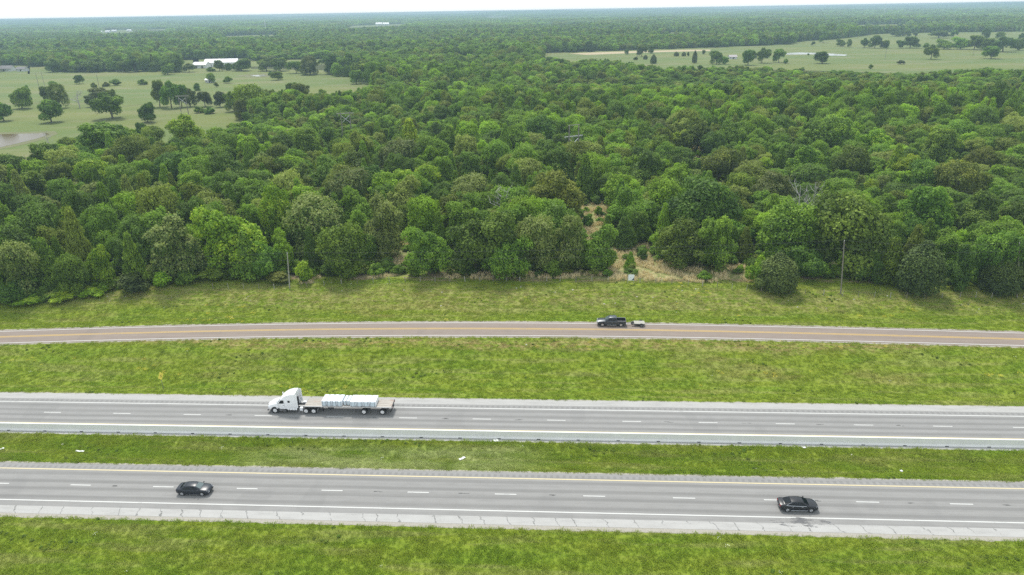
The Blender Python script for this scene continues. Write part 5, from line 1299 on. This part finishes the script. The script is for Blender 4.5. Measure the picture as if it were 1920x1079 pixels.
for t in TREES:
    t['root']['group'] = 'trees and shrubs of the pastures' if t['y'] > 330 and (t['px'][1] < 235) else 'trees of the near wood'
    if t['label']: continue
    X, Y, D = t['px']
    m = min(MARKS, key=lambda q: (q[0] - X) ** 2 + ((q[1] - Y) * 1.3) ** 2); dx, dy = X - m[0], Y - m[1]
    rel = ('right of' if dx > 0 else 'left of') if abs(dx) > 1.2 * abs(dy) else ('behind' if dy < 0 else 'in front of')
    size = 'broad ' if t['w'] > 13.5 else ('small ' if t['w'] < 7 else '')
    buckets.setdefault((size + TONE_WORD[t['tone']] + ' ' + SHAPE[t['kind']], rel, m[2]), []).append((dx * dx + dy * dy, t))
for (desc, rel, m), L in buckets.items():
    L.sort(key=lambda q: q[0])
    for k, (_, t) in enumerate(L):
        t['root']['label'] = f'{desc} {rel} the {m}' if len(L) == 1 else f'{ORD[k]} {desc} {rel} the {m}'

# ------------------------------------------------------------------ scattered stuff (geometry nodes)
PC = {}
def proto_coll(name, objs):
    c = bpy.data.collections.new(name)
    for o in objs: c.objects.link(o)
    return c
def scatter(name, pts, scl, rotz, idx, coll, tilt=None):
    me = bpy.data.meshes.new(name); n = len(pts)
    me.vertices.add(n); me.vertices.foreach_set('co', np.asarray(pts, np.float32).ravel())
    a = me.attributes.new('scl', 'FLOAT_VECTOR', 'POINT'); a.data.foreach_set('vector', np.asarray(scl, np.float32).ravel())
    rot = np.zeros((n, 3), np.float32); rot[:, 2] = rotz
    if tilt is not None: rot[:, 0] = tilt
    a = me.attributes.new('rot', 'FLOAT_VECTOR', 'POINT'); a.data.foreach_set('vector', rot.ravel())
    a = me.attributes.new('idx', 'INT', 'POINT'); a.data.foreach_set('value', np.asarray(idx, np.int32))
    o = bpy.data.objects.new(name, me); COL.objects.link(o)
    g = bpy.data.node_groups.new(name, 'GeometryNodeTree')
    g.interface.new_socket('Geometry', in_out='INPUT', socket_type='NodeSocketGeometry'); g.interface.new_socket('Geometry', in_out='OUTPUT', socket_type='NodeSocketGeometry')
    N = g.nodes; gi = N.new('NodeGroupInput'); go = N.new('NodeGroupOutput')
    ci = N.new('GeometryNodeCollectionInfo'); ci.inputs['Collection'].default_value = coll; ci.inputs['Separate Children'].default_value = True; ci.inputs['Reset Children'].default_value = True
    ip = N.new('GeometryNodeInstanceOnPoints'); ip.inputs['Pick Instance'].default_value = True
    def at_(nm, ty):
        q = N.new('GeometryNodeInputNamedAttribute'); q.data_type = ty; q.inputs['Name'].default_value = nm; return q.outputs['Attribute']
    L = g.links.new
    L(gi.outputs[0], ip.inputs['Points']); L(ci.outputs[0], ip.inputs['Instance']); L(at_('scl', 'FLOAT_VECTOR'), ip.inputs['Scale']); L(at_('idx', 'INT'), ip.inputs['Instance Index'])
    e = N.new('FunctionNodeEulerToRotation'); L(at_('rot', 'FLOAT_VECTOR'), e.inputs[0]); L(e.outputs[0], ip.inputs['Rotation'])
    L(ip.outputs[0], go.inputs[0])
    md = o.modifiers.new('scatter', 'NODES'); md.node_group = g
    return tag(o, kind='stuff')
def pob(name, me, mat):
    me = me.copy(); me.materials.clear(); me.materials.append(mat); return bpy.data.objects.new(name, me)
wood = [pob(f'forest_crown_{i:02d}', q[0], T['mixed']) for i, q in enumerate(PROTO['b'] + PROTO['c'][:3])]
CW = proto_coll('forest_crowns', wood)
NB = len(PROTO['b'])
# the near wood's remaining trees and the wood out to 2.4 km
G2 = jitter_grid(760, 2500, 9.0, RNG, lat=.86, pad=60); W2_ = RNG.uniform(9, 14.5, len(G2)); H2 = W2_ * RNG.uniform(.75, 1.1, len(G2)) + 2
ok = ~in_fields(G2[:, 0], G2[:, 1], W2_, H2); G2, W2_, H2 = G2[ok], W2_[ok], H2[ok]
gx = np.concatenate([G1[rest], G2]); gw = np.concatenate([W1[rest], W2_]); gh = np.concatenate([H1[rest], H2])
low = np.array([noise.noise(Vector((x * .006, y * .006, 2.0))) for x, y in gx]); rows = np.array([noise.noise(Vector((x * .0022, y * .0105, 8.0))) for x, y in gx])
gh *= np.clip(1 + .22 * low + .62 * rows, .55, 1.5); gw *= 1 + .15 * low
ix = RNG.integers(0, NB, len(gx)); cn = RNG.random(len(gx)) < np.where(gx[:, 1] < 420, .20, .06); ix = np.where(cn, NB + RNG.integers(0, 3, len(gx)), ix)
sw = np.where(cn, gw * .6, gw)
pts = np.stack([gx[:, 0], gx[:, 1], hgt(*w2r(gx[:, 0], gx[:, 1]))], 1)
scatter('forest', pts, np.stack([sw, sw, gh], 1), RNG.uniform(0, 6.28, len(gx)), ix, CW)
# clumps of far wood out to the horizon
def clump_mesh(seed):
    rng = np.random.default_rng(seed); V = []; Fc = []; Cc = []
    for k in range(34):
        c = np.array([rng.uniform(-.5, .5), rng.uniform(-.5, .5), 0]); r = rng.uniform(.085, .14); zt = rng.uniform(.55, 1.0); g = rng.random()
        for j in range(52):
            d = rng.normal(size=3); d /= np.linalg.norm(d); d[2] = abs(d[2]) if rng.random() < .8 else d[2] * .4
            p = c + np.array([d[0] * r, d[1] * r, zt - .34 + d[2] * .34]); n_ = d * .8 + rng.normal(0, .35, 3); n_ /= np.linalg.norm(n_)
            t = np.cross(n_, rng.normal(size=3)); t /= np.linalg.norm(t); b = np.cross(n_, t); s = rng.uniform(.022, .040)
            sc = np.array([1, 1, 4.0]); i0 = len(V)
            V += [tuple(p - t * s * sc), tuple(p - b * s * sc), tuple(p + t * s * sc), tuple(p + b * s * sc)]; Fc.append((i0, i0 + 1, i0 + 2, i0 + 3)); Cc += [(rng.random(), g, .5, 1)] * 4
    me = bpy.data.meshes.new('far_clump'); me.from_pydata(V, [], Fc)
    ca = me.color_attributes.new('leaf', 'FLOAT_COLOR', 'POINT'); ca.data.foreach_set('color', np.array(Cc, np.float32).ravel()); return me
CF = proto_coll('far_clumps', [pob(f'far_clump_{i}', clump_mesh(40 + i), T['mixed']) for i in range(4)])
def fill_far(d0, d1, sp, wmul, h0, h1):
    g = jitter_grid(d0, d1, sp, RNG, lat=.84, pad=80); w_ = sp * wmul * RNG.uniform(.9, 1.2, len(g)); h_ = RNG.uniform(h0, h1, len(g))
    ok = ~in_fields(g[:, 0], g[:, 1], w_ * .6, h_); return g[ok], w_[ok], h_[ok]
A = [fill_far(2460, 4200, 44, 1.25, 11, 17), fill_far(4200, 6900, 64, 1.25, 11, 17), fill_far(6900, 13900, 95, 1.3, 11, 17)]
g = np.concatenate([q[0] for q in A]); w_ = np.concatenate([q[1] for q in A]); h_ = np.concatenate([q[2] for q in A])
h_ *= np.array([np.clip(1 + .8 * noise.noise(Vector((x * .0009, y * .0030, 3.0))), .5, 1.4) for x, y in g])
pts = np.stack([g[:, 0], g[:, 1], hgt(*w2r(g[:, 0], g[:, 1])) - 1], 1)
scatter('far_woodland', pts, np.stack([w_, w_, h_], 1), RNG.uniform(0, 6.28, len(g)), RNG.integers(0, 4, len(g)), CF)
print('forest', len(gx), 'far', len(g))
# undergrowth under the near wood
CU = proto_coll('undergrowth_shrubs', [pob(f'under_{i}', q[0], T['mixed']) for i, q in enumerate(PROTO['s'])])
gu = jitter_grid(138, 300, 3.4, RNG); ok = ~in_fields(gu[:, 0], gu[:, 1], np.full(len(gu), 2.0), np.full(len(gu), 1.5))
for poly in DRY: ok |= inpoly(gu[:, 0], gu[:, 1], [(a.x, a.y) for a in px_poly_world(poly)]) & (RNG.random(len(gu)) < .22)
gu = gu[ok]
eb = np.array([at(a, np.interp(a, FRONT[:, 0], FRONT[:, 1]) - 3, ZW).xy for a in RNG.uniform(-250, 2150, 760)]) + RNG.uniform(-.5, 4.5, (760, 1)) * np.array([[0, 1]])
ec = np.array([proj((x, y, ZW))[:2] for x, y in eb]); ke = ~inpoly(ec[:, 0], ec[:, 1], CLEARINGS[2]) & (np.array([noise.noise(Vector((x * .06, y * .06, 5))) for x, y in eb]) > -.12)
n0 = len(gu); gu = np.concatenate([gu, eb[ke]])
wu = RNG.uniform(2.0, 4.4, len(gu)); wu[n0:] *= .95; hu = wu * RNG.uniform(.5, .9, len(gu))
scatter('undergrowth', np.stack([gu[:, 0], gu[:, 1], hgt(*w2r(gu[:, 0], gu[:, 1]))], 1), np.stack([wu, wu, hu], 1), RNG.uniform(0, 6.28, len(gu)), RNG.integers(0, 3, len(gu)), CU)
# grass tufts on the verges
def tuft_mesh(seed, n, h, spread, wd):
    rng = np.random.default_rng(seed); V = []; Fc = []
    for k in range(n):
        a, q = rng.uniform(0, 6.28), spread * rng.random() ** .5; x, y = q * math.cos(a), q * math.sin(a); t = rng.uniform(0, 6.28); l = rng.uniform(.15, .7); hh = h * rng.uniform(.5, 1.1)
        dx, dy = math.cos(t) * wd, math.sin(t) * wd; ex, ey = l * hh * math.cos(t + 1.57), l * hh * math.sin(t + 1.57); i0 = len(V)
        V += [(x - dx, y - dy, -.02), (x + dx, y + dy, -.02), (x + dx * .7 + ex * .45, y + dy * .7 + ey * .45, hh * .65), (x - dx * .7 + ex * .45, y - dy * .7 + ey * .45, hh * .65), (x + ex, y + ey, hh)]
        Fc += [(i0, i0 + 1, i0 + 2, i0 + 3), (i0 + 3, i0 + 2, i0 + 4)]
    me = bpy.data.meshes.new('tuft'); me.from_pydata(V, [], Fc); return me
CG = proto_coll('grass_tufts', [pob(f'tuft_{i}', tuft_mesh(60 + i, 16, .22, .28, .022), M['blades']) for i in range(4)])
def verge_points(n, rng):
    u = rng.uniform(-165, 155, n); v = np.concatenate([rng.uniform(56, 69.85, n // 4), rng.uniform(81.7, 89.0, n // 5), rng.uniform(101.5, 152, n - n // 4 - n // 5)]); rng.shuffle(v)
    x, y = u * CT - v * ST, u * ST + v * CT; keep = np.abs(x) < y * .78 + 45
    c = vf(u); fs, fn = vf(u, FS) - .75, vf(u, FN) + .75; keep &= (v < fs) | (v > fn)
    FWp = np.array([w2r(*at(a, b, ZW).xy) for a, b in FRONT]); keep &= v < np.interp(u, FWp[:, 0], FWp[:, 1]) + 3
    return u[keep], v[keep]
u, v = verge_points(240000, RNG); cl = np.array([noise.noise(Vector((a * .35, b * .5, 1))) for a, b in zip(u, v)])
s = RNG.uniform(.55, 1.25, len(u)) * (1 + .45 * np.clip(cl, -.5, 1)); P3 = np.stack([u * CT - v * ST, u * ST + v * CT, hgt(u, v)], 1)
scatter('grass', P3, np.stack([s * 1.25, s * 1.25, s], 1), RNG.uniform(0, 6.28, len(u)), RNG.integers(0, 4, len(u)), CG)
# tall dry grass along the wood's edge
CD = proto_coll('dry_tufts', [pob(f'dry_{i}', tuft_mesh(80 + i, 26, .95, .40, .028), T['drygrass']) for i in range(3)])
pd = []
for poly in DRY:
    W_ = [at(a, b, ZW) for a, b in poly]; x0, x1 = min(p.x for p in W_), max(p.x for p in W_); y0, y1 = min(p.y for p in W_), max(p.y for p in W_); n = int((x1 - x0) * (y1 - y0) * 2.6)
    q = np.stack([RNG.uniform(x0, x1, n), RNG.uniform(y0, y1, n)], 1); q = q[inpoly(q[:, 0], q[:, 1], W_)]
    cl = np.array([noise.noise(Vector((a * .22, b * .22, 4))) for a, b in q]); pd.append(q[cl > -.12])
pd = np.concatenate(pd); s = RNG.uniform(.6, 1.2, len(pd))
scatter('dry_grass', np.stack([pd[:, 0], pd[:, 1], hgt(*w2r(pd[:, 0], pd[:, 1]))], 1), np.stack([s, s, s], 1), RNG.uniform(0, 6.28, len(pd)), RNG.integers(0, 3, len(pd)), CD)
# broad-leaved weeds and wildflowers
CWd = proto_coll('weed_plants', [pob(f'weed_{i}', q[0], T['weed'] if 'weed' in T else T['bright']) for i, q in enumerate(PROTO['s'])])
u, v = verge_points(9000, RNG); cl = np.array([noise.noise(Vector((a * .09, b * .22, 7))) for a, b in zip(u, v)]); k = cl > .30; u, v = u[k], v[k]; s = RNG.uniform(.22, .6, len(u))
scatter('roadside_weeds', np.stack([u * CT - v * ST, u * ST + v * CT, hgt(u, v)], 1), np.stack([s * 1.2, s * 1.2, s * .55], 1), RNG.uniform(0, 6.28, len(u)), RNG.integers(0, 3, len(u)), CWd)
def flower_mesh(seed, n, spread):
    rng = np.random.default_rng(seed); b = MB()
    for k in range(n):
        a, q = rng.uniform(0, 6.28), spread * rng.random() ** .5; x, y, z = q * math.cos(a), q * math.sin(a), rng.uniform(.2, .42); r = .045
        b.add([(x + r, y, z), (x, y + r, z + .01), (x - r, y, z), (x, y - r, z + .01)], [(0, 1, 2, 3)])
    return b.mesh('flowers', M['flower'])
CFl = proto_coll('flower_clumps', [pob(f'flower_{i}', flower_mesh(90 + i, 26, .45), M['flower']) for i in range(2)] + [pob(f'flower_w{i}', flower_mesh(95 + i, 6, .3), M['white_flower']) for i in range(1)])
u, v = verge_points(5200, RNG); cl = np.array([noise.noise(Vector((a * .05, b * .12, 17))) + .5 * noise.noise(Vector((a * .3, b * .3, 3))) for a, b in zip(u, v)]); wt = RNG.random(len(u)) < .04; k = ((cl > .42) & (v > 103)) | (wt & (cl > .15)); u, v, wt = u[k], v[k], wt[k]
scatter('wildflowers', np.stack([u * CT - v * ST, u * ST + v * CT, hgt(u, v)], 1), np.ones((len(u), 3)) * RNG.uniform(.6, 1.1, (len(u), 1)), RNG.uniform(0, 6.28, len(u)), np.where(wt, 2, RNG.integers(0, 2, len(u))), CFl)
# pale stones and limestone scraps showing through the thin bank above the frontage road
CS = proto_coll('stone_bits', [pob(f'stone_{i}', (lambda b: b.mesh('stone', M['litter']))(MB().add([(math.cos(a) * .5, math.sin(a) * .5, 0) for a in (0, 1.1, 2.2, 3.3, 4.4, 5.5)] + [(math.cos(a) * .3, math.sin(a) * .34, .28) for a in (0, 1.1, 2.2, 3.3, 4.4, 5.5)], [(0, 1, 7, 6), (1, 2, 8, 7), (2, 3, 9, 8), (3, 4, 10, 9), (4, 5, 11, 10), (5, 0, 6, 11), (6, 7, 8, 9, 10, 11)])), T['stone'] if 'stone' in T else M['bank']) for i in range(1)])
u, v = verge_points(2600, RNG); cl = np.array([noise.noise(Vector((a * .06, b * .16, 27))) for a, b in zip(u, v)]); k = ((v > 136) & (cl > .12)) | (RNG.random(len(u)) < .004); u, v = u[k], v[k]; s = RNG.uniform(.12, .45, len(u))
scatter('pale_stones', np.stack([u * CT - v * ST, u * ST + v * CT, hgt(u, v)], 1), np.stack([s * 1.3, s, s], 1), RNG.uniform(0, 6.28, len(u)), np.zeros(len(u)), CS)
